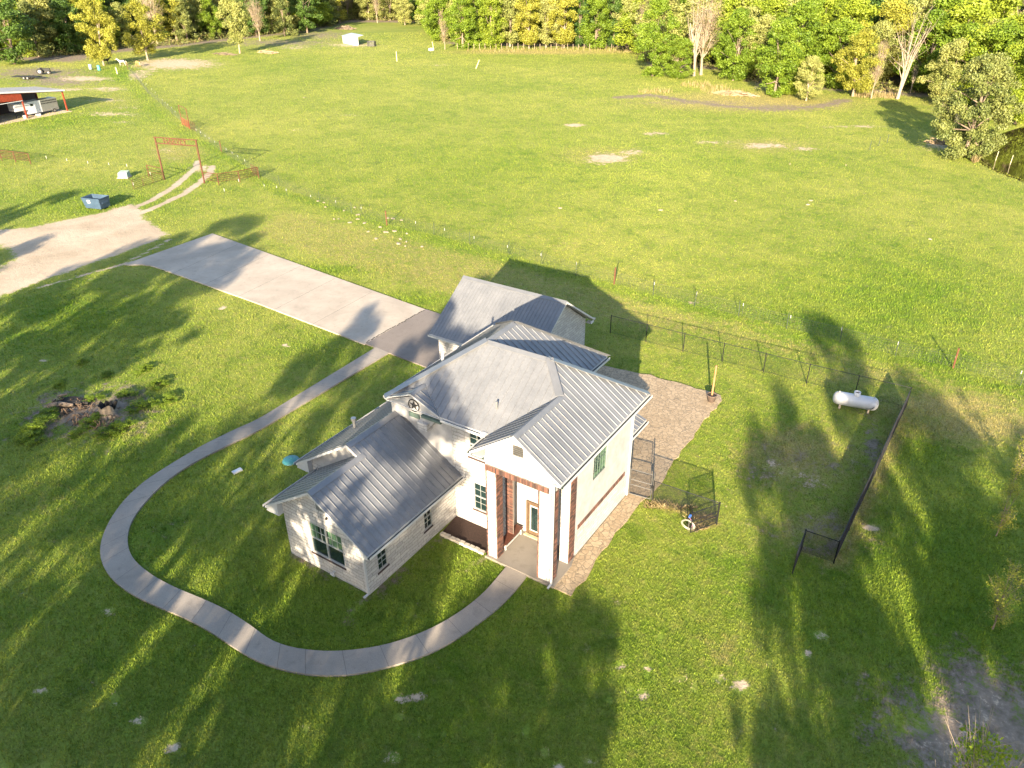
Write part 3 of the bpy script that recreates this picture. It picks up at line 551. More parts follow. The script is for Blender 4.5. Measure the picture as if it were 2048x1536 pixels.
# porch gable front, columns
zP = lambda x: 6.9+PITCHS*min(x+19.2, -13.9-x)-.17
pw = MB(HO); gablepoly(pw, 'y', 25.7, [(-18.47, 6.2), (-14.45, 6.2), (-14.45, zP(-14.45)), (-16.55, zP(-16.55)), (-18.47, zP(-18.47))], .3)
pc = MB(HO); pc.box(-18.4, -14.5, 26.0, 28.4, 6.2, 6.28); pc.build('porch_ceiling', M['stucco'], HX)
pw.box(-18.47, -18.2, 26.0, 27.45, 6.2, 7.1); pw.box(-14.72, -14.45, 26.0, 27.4, 6.2, 6.85)
MB(HO).box(-18.40, -17.84, 25.67, 26.25, 0, 5.86).build('column', M['stone'], HX); MB(HO).box(-15.22, -14.53, 25.67, 26.25, 0, 5.86).build('column', M['stone'], HX); pw.box(-18.4, -14.53, 25.75, 26.2, 5.86, 6.2); pw.build('porch_wall', M['stone'], HX)
st.build('wall', M['stone'], HX); w2 = sc_.build('wall', M['stucco'], HX); w2['label'] = 'smooth off white stucco walls'
# soffit under the upper roof corners
for bx_ in ((X0+.05, -22.45, Y0+.02, 27.44), (X0+.05, -26.0, 27.44, YB-.1), (-14.44, X1-.02, 25.4, Y1-.1), (-22.45, -19.25, Y0+.02, 27.44), (-19.1, -18.48, 25.4, 27.1), (-18.4, XB-.02, 35.4, YB-.05)):
    MB(HO).box(*bx_, 6.70, 6.735).build('soffit', M['white'], HX)
# ---- brick trim
rb = random.Random(11)
def bricks(parent, name, axis, c, a0, a1, z0, z1, bw, bh, out, proud=.03, label=None):
    """strip of real bricks on the plane; out=+1/-1 direction they stand proud"""
    mb = MB(HO); tint = []
    c1 = c+out*proud*.5; c2 = c+out*proud
    def bx(a, b_, z, zz, m_, cc):
        lo, hi = min(c-out*.02, cc), max(c-out*.02, cc)
        if axis == 'y': mb.box(a, b_, lo, hi, z, zz, m_)
        else: mb.box(lo, hi, a, b_, z, zz, m_)
    bx(a0, a1, z0, z1, 1, c1); tint.append(.5)
    z = z0; row = 0
    while z < z1-.01:
        a = a0 
        while a < a1-.02:
            e = min(a+bw-.014, a1); bx(a+.004, e, z+.004, min(z+bh-.014, z1), 0, c2+out*rb.uniform(-.004, .004)); tint.append(rb.random()**1.3); a += bw
        z += bh; row += 1
    o = mb.build(name, [M['brick'], M['mortar']], parent); at = o.data.attributes.new('tint', 'FLOAT', 'FACE'); at.data.foreach_set('value', np.repeat(np.array(tint), 6).astype(np.float32))
    if label: o['label'] = label
    return o
bricks(HX, 'brick_band', 'y', 25.67, -18.47, -14.72, 5.87, 6.2, .088, .33, -1, .05)
for (c0, xs0, xs1) in ((25.67, -18.47, -18.40), (25.67, -15.31, -15.22)): bricks(HX, 'brick_quoin', 'y', c0, xs0, xs1, .12, 5.86, .09, .145, -1, .03)
bricks(HX, 'brick_quoin', 'x', -17.84, 25.67, 26.25, .12, 5.86, .29, .085, 1, .035); bricks(HX, 'brick_quoin', 'x', -14.53, 25.67, 26.25, .0, 5.86, .29, .085, 1, .06)
bricks(HX, 'brick_quoin', 'y', 27.40, -18.39, -17.9, .12, 5.86, .24, .085, -1, .04); bricks(HX, 'brick_quoin', 'x', -14.45, 27.43, 28.05, .0, 6.3, .31, .085, 1, .035)
bricks(HX, 'brick_band', 'x', -14.45, 28.35, 34.1, 1.80, 2.08, .088, .28, 1, .04)
# ---- windows
def window(parent, axis, c, op, out, cols, rows, dbl=1, pane_tint=None, sill=True, name='window', muntin=.014, org=HO, upper=False, fm='trimw'):
    a0, a1, z0, z1 = op
    fr = MB(org); gl = MB(org); cu = MB(org)
    def bx(mb, a, b_, z, zz, d0, d1, mi=0):
        lo, hi = sorted((c+out*d0, c+out*d1))
        if axis == 'y': mb.box(a, b_, lo, hi, z, zz, mi)
        else: mb.box(lo, hi, a, b_, z, zz, mi)
    f = .04
    bx(fr, a0, a0+f, z0, z1, -.12, -.02); bx(fr, a1-f, a1, z0, z1, -.12, -.02); bx(fr, a0+f, a1-f, z0, z0+f, -.12, -.02); bx(fr, a0+f, a1-f, z1-f, z1, -.12, -.02)
    wd = (a1-a0-2*f)/dbl
    for d in range(dbl):
        b0 = a0+f+d*wd; b1 = b0+wd
        if d: bx(fr, b0-.045, b0+.045, z0+f, z1-f, -.12, -.015)
        zm = (z0+z1)/2
        bx(fr, b0+.001, b1-.001, zm-.025, zm+.025, -.115, -.025)
        for cidx in range(1, cols):
            xx = b0+(b1-b0)*cidx/cols; bx(fr, xx-muntin/2, xx+muntin/2, (zm if upper else z0+f+.001), z1-f-.001, -.10, -.055)
        for r_ in range(1, rows):
            if rows == 4 and (r_ == 2 or (upper and r_ < 2)): continue
            zz = z0+f+(z1-z0-2*f)*r_/rows; bx(fr, b0+.001, b1-.001, zz-muntin/2, zz+muntin/2, -.101, -.056)
    bx(gl, a0+f*.5, a1-f*.5, z0+f*.5, z1-f*.5, -.16, -.085)
    o = fr.build(name, M[fm], parent); gl.build('pane', M['glass'], o)
    for (u0, u1, v0, v1) in (pane_tint or ()):
        cu = MB(org); bx(cu, a0+(a1-a0)*u0, a0+(a1-a0)*u1, z0+(z1-z0)*v0, z0+(z1-z0)*v1, -.09, -.082); cu.build('pane_tint', M['panetint'], o)
    if sill:
        sl_ = MB(org); n_ = int((a1-a0+.2)/.09)
        for i in range(n_):
            s0 = a0-.1+i*.09; bx(sl_, s0, s0+.07, z0-.13, z0-.02, -.05, .035)
        sl_.build('sill', M['brickd'], o)
    return o
window(HX, 'y', 20.0, WA, -1, 3, 4, 2, [(.03, .24, .52, .97), (.56, .98, .52, .97)], upper=True)['label'] = 'double window in the front gable of the wing'
window(HX, 'x', -21.95, WS1, 1, 2, 4); window(HX, 'x', -21.95, WS2, 1, 2, 4)
window(HX, 'y', 27.45, WU, -1, 2, 4)['label'] = 'upper window half hidden by the porch roof'; window(HX, 'y', 27.45, WL, -1, 2, 4)
window(HX, 'x', -14.452, WR, 1, 5, 5, 1, [(.62, .97, .05, .97), (.25, .62, .78, .97), (.03, .62, .03, .13)], sill=False, fm='green')['label'] = 'tall upper side window with painted green reflections'  # green panels here are painted reflections of greenery and sky
# door
dm = MB(HO); dm.box(DR[0], DR[0]+.12, 28.30, 28.44, .12, 2.45); dm.box(DR[1]-.12, DR[1], 28.30, 28.44, .12, 2.45); dm.box(DR[0]+.12, DR[1]-.12, 28.30, 28.44, 2.34, 2.45); dm.box(DR[0]+.12, DR[1]-.12, 28.36, 28.42, .12, 2.34)
do = dm.build('door', M['wood'], HX); do['label'] = 'brown wooden front door with a tall glass light'
d2 = MB(HO); d2.box(-17.42, -16.84, 28.34, 28.355, .42, 2.2); d2.build('door_trim', M['white'], do)
d2 = MB(HO); d2.box(-17.34, -16.92, 28.325, 28.335, .5, 2.12); 
d2.build('pane', M['glass'], do); d2 = MB(HO)
d2.tube((-17.13, 28.315, .55), (-17.13, 28.315, 2.08), .012, n=5)
for i in range(9): d2.box(-17.16+.02*math.sin(i), -17.10+.02*math.sin(i), 28.315, 28.324, .6+i*.17, .68+i*.17)
d2.build('glass_ornament', M['black'], do); d2 = MB(HO); d2.tube((-16.78, 28.28, 1.1), (-16.78, 28.35, 1.1), .035, n=8); d2.build('handle', M['galv'], do)
MB(HO).box(DR[0]-.05, DR[1]+.05, 28.1, 28.3, .12, .16).build('threshold', M['cream'], HX)
# gable vents
vt = MB(HO)
for i in range(5): vt.box(-16.76, -16.2, 25.62, 25.69, 7.44+i*.11+.01, 7.44+i*.11+.10)
vt.build('vent', M['galv'], HX)['label'] = 'louvred vent in the porch gable'
vt = MB(HO); vt.box(-24.95, -24.4, 19.93, 19.99, 4.35, 4.85); vt.build('vent', M['cap'], HX)['label'] = 'small louvred vent in the wing gable'
vt = MB(HO); vt.box(-24.7, -24.34, 27.14, 27.2, 6.2, 6.48); vt.box(-24.30, -23.95, 27.14, 27.2, 6.2, 6.48); vt.build('vent', M['green'], HX)['label'] = 'twin green attic vent below the star'
ch = MB(HO); ch.box(-23.95, -23.3, 26.95, 27.43, 5.7, 6.15); ch.build('chimney_box', M['stone'], HX)['label'] = 'small boxed chase on the upper wall'
gb = MB(HO); gb.box(-23.7, -22.35, 26.98, 27.18, 6.5, 6.64); gb.build('trim_board', M['green'], HX)
# star
sd = MB(HO); gablepoly(sd, 'y', 27.2, [(-26.0, 5.95), (-23.3, 5.85), (-22.6, 6.72), (-24.4, 7.52), (-26, 6.86)], .22); sd.build('siding', M['stucco'], HX)
s_ = MB(HO); cx, cz, ro = -24.30, 6.98, .37
pts = []
for i in range(10):
    a = math.pi/2+i*math.pi/5; r_ = (.33 if i % 2 == 0 else .13); pts.append((cx+r_*math.cos(a), 27.16, cz+r_*math.sin(a)))
for i in range(10):
    s_.add([(cx, 27.10, cz), pts[i], pts[(i+1) % 10], (cx, 27.19, cz)], [(0, 1, 2), (3, 2, 1)])
for i in range(32):
    a, b_ = 2*math.pi*i/32, 2*math.pi*(i+1)/32; s_.tube((cx+ro*math.cos(a), 27.15, cz+ro*math.sin(a)), (cx+ro*math.cos(b_), 27.15, cz+ro*math.sin(b_)), .03, n=5)
s_.build('star_emblem', M['black'], HX)['label'] = 'black metal star in a ring'
# vent pipes, downspouts, security lamp, tap
vp = MB(HO); b0 = g(709, 853, 4.15); x, y = b0[0], b0[1]; zz = fBL(x, y); vp.tube((x, y, zz-.05), (x, y, zz+.55), .09, n=10); vp.tube((x, y, zz+.55), (x, y, zz+.72), .16, n=10); vp.build('vent_pipe', M['alu'], HX)['label'] = 'capped vent pipe on the wing roof'
vp = MB(HO); vp.tube((-25.1, 30.9, fL(-25.1, 0)-.05), (-25.1, 30.9, fL(-25.1, 0)+.6), .085, n=10); vp.build('vent_pipe', M['white'], HX)['label'] = 'white vent pipe on the left slope of the upper roof'
P_ = (-19.55, 28.35); vp = MB(HO); vp.tube((P_[0], P_[1], fF(*P_)-.05), (P_[0], P_[1], fF(*P_)+.42), .06, n=10); vp.build('vent_pipe', M['alu'], HX)['label'] = 'short vent pipe above the porch valley'
ds = MB(HO); ds.box(-14.45, -14.36, 25.55, 25.65, .15, 6.75); ds.box(-14.45, -14.36, 25.25, 25.65, .08, .16); ds.build('downspout', M['white'], HX)['label'] = 'white downspout at the porch corner'
ds = MB(HO); ds.box(-22.03, -21.93, 19.88, 19.98, .1, 3.0); ds.box(-22.03, -21.93, 19.6, 19.98, .05, .13); ds.build('downspout', M['white'], HX)['label'] = 'downspout at the front corner of the wing'
ds = MB(HO); ds.box(-14.42, -14.32, 34.5, 34.62, .1, 6.7); ds.build('downspout', M['white'], HX)
ds = MB(HO); ds.box(-19.6, -19.3, 26.85, 27.1, 6.7, 6.98); ds.build('conductor_head', M['white'], HX)
ds = MB(HO); ds.tube((-25.0+.6, 19.86, .35), (-25.0+.6, 20.0, .35), .04); ds.box(-24.55, -24.25, 19.8, 19.86, .2, .34); ds.build('faucet', M['white'], HX)
ds = MB(HO); ds.box(-24.32, -24.24, 19.88, 19.97, 3.98, 4.1); ds.build('lamp', M['black'], HX)
# ==================================================================== GARAGE
GX = empty('garage', (-30, 46, 0)); tag(GX, 'single storey garage with plain grey metal gable roof and white stone gable wall', 'garage'); GO = (-30, 46, 0)
gr_ = MB(GO); gf = MB(GO); gc = MB(GO); gg = []; kg = .684
roof_plane(gr_, gf, [(-35.05, 41.65), (-25.4, 41.65), (-25.4, 46.4), (-35.05, 46.4)], lambda x, y: 2.6+kg*(y-41.65), 'y', .305, rib_h=.03, rib_w=.03)
roof_plane(gr_, gf, [(-35.05, 46.4), (-25.4, 46.4), (-25.4, 51.15), (-35.05, 51.15)], lambda x, y: 2.6+kg*(51.15-y), 'y', .305, rib_h=.03, rib_w=.03)
capstrip(gc, (-35.05, 46.4, 5.85), (-25.4, 46.4, 5.85), [(0, 1, -kg), (0, -1, -kg)], .24, .05); gutter(gg, (-35.05, 41.65), (-25.4, 41.65), (0, -1), 2.6); gutter(gg, (-35.05, 51.15), (-25.4, 51.15), (0, 1), 2.6)
gf.box(-25.94, -25.42, 50.6, 51.1, 2.3, 2.34); gf.box(-25.5, -25.44, 50.6, 51.1, 2.3, 2.5)
ro_ = gr_.build('roof', M['roof'], GX); gf.build('fascia', M['white'], ro_); gc.build('ridge_cap', M['cap'], ro_); [q_.build('gutter', [M['white'], M['gut']], ro_) for q_ in gg]
gw = MB(GO); zG = lambda y: 2.6+kg*min(y-41.65, 51.15-y)-.17
GWO = (-33.2, -32.3, 1.0, 2.1)
wallrect(gw, 'y', 42.15, -34.55, -25.94, 0, 2.7, [(-31.6, -30.7, .1, 2.1)]); wallrect(gw, 'y', 50.6, -34.55, -25.94, 0, 2.7, din=-1)
gablepoly(gw, 'x', -25.94, [(42.4, 0), (50.35, 0), (50.35, zG(50.6)), (46.4, zG(46.4)), (42.4, zG(42.4))], .25, -1)
wallrect(gw, 'x', -34.55, 42.4, 50.35, 0, 2.7, [(43.2, 49.5, .05, 2.35)]); gablepoly(gw, 'x', -34.55, [(42.4, 2.7), (50.35, 2.7), (50.35, zG(50.6)), (46.4, zG(46.4)), (42.4, zG(42.4))], .25, 1)
gw.build('wall', M['stone'], GX)
gd = MB(GO)
for i in range(4): gd.box(-34.47, -34.41, 43.2, 49.5, .05+i*.575+.01, .05+(i+1)*.575)
gd.build('garage_door', M['white'], GX); MB(GO).box(-31.6, -30.7, 42.2, 42.26, .1, 2.1).build('door', M['green'], GX)
MB(GO).box(-34.2, -33.95, 42.0, 42.13, 2.2, 2.36).build('lamp', M['black'], GX)
# ==================================================================== garden things by the house
b = empty('porch_bench', (-18.02, 27.35, .12)); tag(b, 'long low bench with dark red brown seat and white legs on the porch', 'bench'); BO = (-18.02, 27.35, .12)
mb = MB(BO)
for i in range(4): mb.box(-18.26+i*.125, -18.145+i*.125, 26.38, 28.2, .53, .57)
mb.build('seat', M['benchwood'], b)
for (x, y) in ((-18.2, 26.5), (-17.84, 26.5), (-18.2, 28.05), (-17.84, 28.05)): MB(BO).box(x-.035, x+.035, y-.035, y+.035, .12, .53).build('leg', M['white'], b)
mb = MB(BO); mb.box(-17.87, -17.83, 26.54, 28.01, .25, .31); mb.box(-18.18, -17.88, 26.47, 26.52, .25, .31); mb.build('stretcher', M['white'], b)
for i in range(9):
    x = -21.55+i*.335; o = MB((x, 25.68, 0)); o.prism([(x-.155, 25.56), (x+.15, 25.58), (x+.13, 25.80), (x-.14, 25.79)], 0, .17+.02*math.sin(i*2.1))
    o = o.build('edging_block', M['block']); o.location = (x, 25.68, 0); o.rotation_euler = (0, 0, .12*math.sin(i*1.7))
    tag(o, 'cream limestone edging block in the row bordering the mulch bed', 'stone block', 'edging blocks along the mulch bed')
o = MB((0, 0, 0)).prism([(-.3, -.15), (.3, -.15), (.3, .15), (-.3, .15)], 0, .12).build('utility_box', M['metalw']); p = g(474.5, 943); o.location = (p[0], p[1], -.02); o.rotation_euler = (0, 0, math.atan2(*(g(482, 940)-g(467, 947))[:2][::-1])); tag(o, 'small white rectangular utility lid lying in the lawn inside the walkway loop', 'utility lid')
t_ = empty('septic_lid', (0, 0, 0)); p = g(582, 921.5); t_.location = (p[0], p[1], 0); tag(t_, 'round teal green septic lid in the grass beside the wing eave', 'septic lid')
MB().lathe([(.0, .16), (.36, .16), (.5, .11), (.56, 0)], n=24).build('lid', M['teal'], t_, True); mb = MB(); mb.tube((.02, .05, .15), (.02, .05, .22), .06, n=8); mb.build('knob', M['teal'], t_)
# potted timber post
p = g(1422, 803); t_ = empty('potted_post', (p[0], p[1], .05)); tag(t_, 'leaning timber post set in a round dark pot on the patio corner', 'post in pot')
MB().lathe([(0, 0), (.26, 0), (.36, .5), (.39, .52), (.39, .56), (.33, .56), (.31, .48)], n=20).build('pot', M['pot'], t_, True); MB().lathe([(.0, .5), (.32, .5)], n=16).build('soil', M['soil'], t_)
mb = MB(); q_ = g(1433, 731, 2.75)-np.array([p[0], p[1], .05]); mb.tube((0, 0, .3), tuple(q_), .075, .07, n=8); mb.build('post', M['timber'], t_)
# propane tank
a, b_ = g(1664, 795, .6), g(1758, 812, .6); c = (a+b_)/2; an = math.atan2(b_[1]-a[1], b_[0]-a[0]); t_ = empty('propane_tank', (c[0], c[1], 0), an); tag(t_, 'weathered white horizontal propane tank on the back lawn', 'propane tank')
prof = [(0, -1.52), (.2, -1.5), (.36, -1.42), (.45, -1.3), (.48, -1.12), (.48, 1.12), (.45, 1.3), (.36, 1.42), (.2, 1.5), (0, 1.52)]
MB().lathe(prof, (0, 0, .68), 24, 'x').build('body', M['tank'], t_, True)
MB().lathe([(.22, 1.12), (.23, 1.42), (.19, 1.42), (.18, 1.15)], (0, 0, 0), 18).build('dome', M['tank'], t_, True); MB().lathe([(0, 1.3), (.12, 1.33), (.13, 1.2)], n=12).build('valve', M['rust'], t_)
for sx_ in (-.95, .95): MB().box(sx_-.06, sx_+.06, -.36, .36, 0, .34).build('foot', M['concp'], t_)
for sx_ in (-1.15, 1.15): MB().tube((sx_, 0, 1.14), (sx_, 0, 1.24), .05, n=8).build('lifting_lug', M['tank'], t_)
mb = MB(); mb.path([(1.1, -.35, .95), (1.25, -.45, .7), (1.1, -.49, .5), (.9, -.5, .45)], [.015]*4); mb.build('regulator_hose', M['black'], t_)
# ------------------------------------------------------------------ chain-link fences
def mesh_panel(mb, a, b_, z0, z1, step=.09, w_=.006):
    a = np.array(a[:2], float); b_ = np.array(b_[:2], float); L = np.hypot(*(b_-a)); u = (b_-a)/L; H = z1-z0
    s = -H
    while s < L:
        for sg in (1, -1):
            p0, p1 = (s, z0), (s+H, z1)
            if sg < 0: p0, p1 = (s, z1), (s+H, z0)
            t0 = max(0, -s/H); t1 = min(1, (L-s)/H)
            if t1 <= t0: continue
            q0 = (p0[0]+(p1[0]-p0[0])*t0, p0[1]+(p1[1]-p0[1])*t0); q1 = (p0[0]+(p1[0]-p0[0])*t1, p0[1]+(p1[1]-p0[1])*t1)
            A = (a[0]+u[0]*q0[0], a[1]+u[1]*q0[0], q0[1]); B = (a[0]+u[0]*q1[0], a[1]+u[1]*q1[0], q1[1])
            mb.add([(A[0], A[1], A[2]-w_), (A[0], A[1], A[2]+w_), (B[0], B[1], B[2]+w_), (B[0], B[1], B[2]-w_)], [(0, 1, 2, 3)])
            n_ = (-u[1]*w_*.8, u[0]*w_*.8); mb.add([(A[0]-n_[0], A[1]-n_[1], A[2]), (A[0]+n_[0], A[1]+n_[1], A[2]), (B[0]+n_[0], B[1]+n_[1], B[2]), (B[0]-n_[0], B[1]-n_[1], B[2])], [(0, 1, 2, 3)])
        s += step
def chain_fence(name, pts, h, label, group, mats=('black', 'blackm'), spacing=3.1, pr_=.03, step=.09, ww=.006):
    c = pts[0]; root = empty(name, (c[0], c[1], 0)); tag(root, label, 'fence', group); off = (c[0], c[1], 0)
    rail = MB(off); ms = MB(off)
    for i in range(len(pts)-1):
        a, b_ = np.array(pts[i]), np.array(pts[i+1]); L = np.hypot(*(b_-a)); n = max(1, round(L/spacing))
        for k_ in range(n+(1 if i == len(pts)-2 else 0)):
            p = a+(b_-a)*k_/n; MB(off).tube((p[0], p[1], -.05), (p[0], p[1], h+.05), pr_*1.2, n=6).build('post', M[mats[0]], root)
        rail.tube((*a, h), (*b_, h), pr_*.8, n=5); MB(off).tube((*a, .06), (*b_, .06), pr_*.3, n=4).build('bottom_wire', M[mats[1]], root)
        mesh_panel(ms, a, b_, .05, h, step, ww)
    rail.build('rail', M[mats[0]], root); ms.build('wire_mesh', M[mats[1]], root)
    return root
CG = 'black chain link fence around the back yard'
chain_fence('chain_link_fence', [(-25.4, 54.3), (-8.85, 54.5), (-1.9, 54.75)], 1.62, 'long black chain link fence along the back of the yard behind the house', CG, step=.11, ww=.0028)
chain_fence('chain_link_fence', [(-1.9, 54.75), (-2.43, 35.35)], 1.55, 'black chain link fence running toward the viewer beside the propane tank', CG, step=.05, ww=.015)
chain_fence('chain_link_fence', [(-2.43, 35.35), (-4.17, 35.3)], 1.5, 'short end stub of black chain link fence at the far right corner of the yard', CG)
chain_fence('chain_link_fence', [(-12.85, 34.95), (-8.9, 35.05)], 1.5, 'short black chain link fence between the walk gate and the hose', CG, ww=.008)
def gate(name, a, b_, h, label, group=None, mats=('black', 'blackm')):
    a = np.array(a); b_ = np.array(b_); root = empty(name, (a[0], a[1], 0)); tag(root, label, 'gate', group); off = (a[0], a[1], 0)
    fr = MB(off); L = np.hypot(*(b_-a)); u = (b_-a)/L; i0 = a+u*.05; i1 = b_-u*.05
    for p in (i0, i1): fr.tube((*p, .1), (*p, h), .028, n=6)
    for z in (.1, h*.42, h*.62, h): fr.tube((*i0, z), (*i1, z), .024, n=6)
    fr.build('frame', M[mats[0]], root); ms = MB(off); mesh_panel(ms, i0, i1, .1, h, .08, .006); ms.build('wire_mesh', M[mats[1]], root)
    for p in (a,): MB(off).tube((*p, -.05), (*p, h+.1), .038, n=8).build('post', M[mats[0]], root)
    return root
G1 = gate('walk_gate', (-14.36, 34.78), (-12.95, 34.95), 1.9, 'grey steel walk gate between the house corner and the flagstone path', None, ('galv', 'blackm'))
MB((-14.36, 34.78, 0)).tube((-12.88, 34.97, -.05), (-12.88, 34.97, 2.05), .045, n=8).build('post', M['galv'], G1); MB((-14.36, 34.78, 0)).box(-13.0, -12.84, 34.88, 35.02, .95, 1.15).build('latch', M['black'], G1)
gate('fence_gate', (-8.87, 35.02), (-9.86, 33.35), 1.5, 'open black chain link gate leaf swung out beside the coiled hose', 'yard gate leaves'); gate('fence_gate', (-4.17, 35.3), (-4.07, 33.15), 1.5, 'open black chain link gate leaf near the far right fence corner', 'yard gate leaves')
# hose on a post
p = g(1376, 1060); t_ = empty('hose_reel', (p[0], p[1], 0)); tag(t_, 'coil of white garden hose hanging on a hydrant post with blue top', 'garden hose')
mb = MB(); rr = random.Random(2)
for c_ in range(6):
    r_ = .40-.018*c_; ph = rr.uniform(0, 1)
    for i in range(24):
        a, b2 = 2*math.pi*i/24, 2*math.pi*(i+1)/24; f_ = lambda t, q0=rr.uniform(-.02, .02): (r_*math.cos(t)+.02*math.sin(3*t+ph), -.12-.015*(c_ % 3)-.1*math.sin(t), .48+r_*math.sin(t)*1.05+.01*c_)
        mb.tube(f_(a), f_(b2), .012, n=5, cap=False)
mb.build('hose', M['hose'], t_); MB().tube((0, 0, 0), (0, 0, 1.0), .035, n=8).build('standpipe', M['galv'], t_)
mb = MB(); mb.tube((0, -.08, .98), (0, .1, 1.02), .07, n=10); mb.tube((0, 0, .9), (.0, 0, 1.1), .05, n=8); mb.build('hydrant_head', M['blueplastic'], t_)
mb = MB(); mb.path([(.0, -.1, 1.0), (.18, -.18, .9), (.3, -.2, .7), (.25, -.2, .5)], [.02]*4); mb.build('hose_end', M['purple'], t_)
# ------------------------------------------------------------------ pasture fences
def vh(px, py, pz):  # ground point from px of a tip at height pz
    q_ = g(px, py, pz); return (q_[0], q_[1])
root = empty('pasture_fence', g2(774, 450)+(0,)); tag(root, 'long wire pasture fence with dark steel posts and a few rusty pipe posts', 'fence'); off = (*g2(774, 450), 0)
fp = [(256, 138), (274, 158), (296, 187), (318, 205), (345, 228), (380, 258), (402, 272), (443, 303), (520, 352), (560, 372), (640, 405), (704, 428), (774, 450), (868, 470), (940, 489), (1018, 508), (1084, 529), (1152, 552), (1228, 568), (1306, 590), (1389, 612), (1477, 632), (1573, 657), (1680, 684), (1790, 712), (1906, 736), (2040, 772), (2180, 806)]
FP = [g2(*p) for p in fp]
for i, p in enumerate(FP):
    rusty = fp[i][0] in (774, 1228, 1906, 443, 256); h = 1.75 if rusty else 1.5
    MB(off).tube((*p, -.05), (p[0]+random.uniform(-.08, .08), p[1], h), .07 if rusty else .028, n=6).build('post', M['post' if rusty else 'tpost'], root)
ws = MB(off)
for i in range(len(FP)-1):
    for z in (.15, .32, .5, .68, .86, 1.05, 1.25): ws.tube((*FP[i], z), (*FP[i+1], z), .006, n=3, cap=False)
    a, b_ = np.array(FP[i]), np.array(FP[i+1]); n_ = int(np.hypot(*(b_-a))/.3)
    for k_ in range(n_):
        q_ = a+(b_-a)*k_/n_; ws.tube((*q_, .12), (*q_, 1.05), .004, n=3, cap=False)
ws.build('wire', M['wire'], root)
tips = [(262, 158), (283, 160), (292, 167), (303, 177), (310, 184), (324, 198), (330, 204), (335, 208), (343, 214), (350, 222), (392, 258), (401, 263), (410, 270), (418, 275), (429, 282), (452, 297), (464, 304), (475, 311), (489, 319), (528, 369), (553, 372), (572, 378), (621, 390), (671, 401), (722, 414), (831, 443), (889, 457), (948, 473), (1015, 491), (1082, 507), (1153, 525), (1309, 565), (1394, 584), (1487, 607), (1582, 631), (1684, 656), (1797, 684), (1912, 712), (2044, 742)]
root = empty('electric_fence', (*g2(722, 420), 0)); tag(root, 'row of thin white capped step in posts beside the pasture fence', 'fence'); off = (*g2(722, 420), 0)
pts = []
for t in tips:
    p = vh(*t, .85); pts.append(p); o = MB(off); o.tube((*p, -.02), (*p, .62), .012, n=5, mi=1); o.tube((*p, .6), (*p, .88), .026, n=6); o.build('post', [M['white'], M['tpost']], root)
ws = MB(off)
for i in range(len(pts)-1): ws.tube((*pts[i], .8), (*pts[i+1], .8), .004, n=3, cap=False)
ws.build('wire', M['wire'], root)
root = empty('step_in_fence', (*g2(92, 317), 0)); tag(root, 'short line of white capped posts in the grass left of the arch', 'fence'); off = (*g2(92, 317), 0); pts = []
for t in ((92, 313), (133, 318), (175, 323), (217, 326), (253, 329), (300, 345), (266, 366), (477, 359), (448, 378)):
    p = vh(*t, .85); pts.append(p); o = MB(off); o.tube((*p, -.02), (*p, .6), .014, n=5, mi=1); o.tube((*p, .55), (*p, .92), .032, n=6); o.build('post', [M['white'], M['tpost']], root)
ws = MB(off)
for i in range(5): ws.tube((*pts[i], .8), (*pts[i+1], .8), .004, n=3, cap=False)
ws.build('wire', M['wire'], root)
# ------------------------------------------------------------------ ranch arch
A_, B_ = np.array(g2(329, 359)), np.array(g2(409, 366)); an = math.atan2(*(B_-A_)[::-1]); L = np.hypot(*(B_-A_))
t_ = empty('ranch_arch', (A_[0], A_[1], 0), an); tag(t_, 'tall rusty pipe entrance arch over the track with a family name in its crossbar', 'entrance arch')
for x in (0, L): MB().tube((x, 0, -.1), (x, 0, 6.0), .115, n=10).build('post', M['rust'], t_)
mb = MB(); mb.tube((-.25, 0, 5.95), (L+.25, 0, 5.95), .075, n=8); mb.build('top_rail', M['rust'], t_); MB().tube((0, 0, 5.15), (L, 0, 5.15), .08, n=8).build('lower_rail', M['rust'], t_)
cu = bpy.data.curves.new('lettering', 'FONT'); cu.body = 'HARVEY'; cu.size = 1.05; cu.extrude = .03; cu.align_x = 'CENTER'; cu.offset = .012
tmp = bpy.data.objects.new('tmp', cu); COL.objects.link(tmp); bpy.context.view_layer.update(); lm_ = bpy.data.meshes.new_from_object(tmp); bpy.data.objects.remove(tmp)
lm_.materials.clear(); lm_.materials.append(M['rust']); lo_ = put('lettering', lm_, t_); lo_.rotation_euler = (math.pi/2, 0, 0); lo_.location = (L/2-.15, 0, 5.22)
def pipe_fence(name, P, h, label, cat, nr=4, group=None, m='rust', postr=.07, rr_=.032):
    off = (P[0][0], P[0][1], 0); root = empty(name, off); tag(root, label, cat, group)
    for p in P: MB(off).tube((*p, -.05), (*p, h+.02), postr, n=7).build('post', M[m], root)
    mb = MB(off)
    for i in range(len(P)-1):
        for j in range(nr): mb.tube((*P[i], h-(j*h*.85/nr) if j else h), (*P[i+1], h-(j*h*.85/nr) if j else h), postr*.8 if j == 0 else rr_, n=5)
    mb.build('rail', M[m], root); return root
def panel_gate(name, a, b_, h, label, group=None, n=6, m='rust'):
    off = (a[0], a[1], 0); root = empty(name, off); tag(root, label, 'gate', group); mb = MB(off); a = np.array(a); b_ = np.array(b_)
    for j in range(n): z = .2+(h-.2)*j/(n-1); mb.tube((*a, z), (*b_, z), .025, n=5)
    mb.build('rail', M[m], root); mb = MB(off)
    for t in (0, .33, .66, 1): p = a+(b_-a)*t; mb.tube((*p, .18), (*p, h), .03, n=5)
    mb.build('frame', M[m], root)
panel_gate('ranch_gate', g2(326, 361), g2(268, 381), 1.4, 'open pipe gate leaf swung back from the left arch post', 'ranch gates')
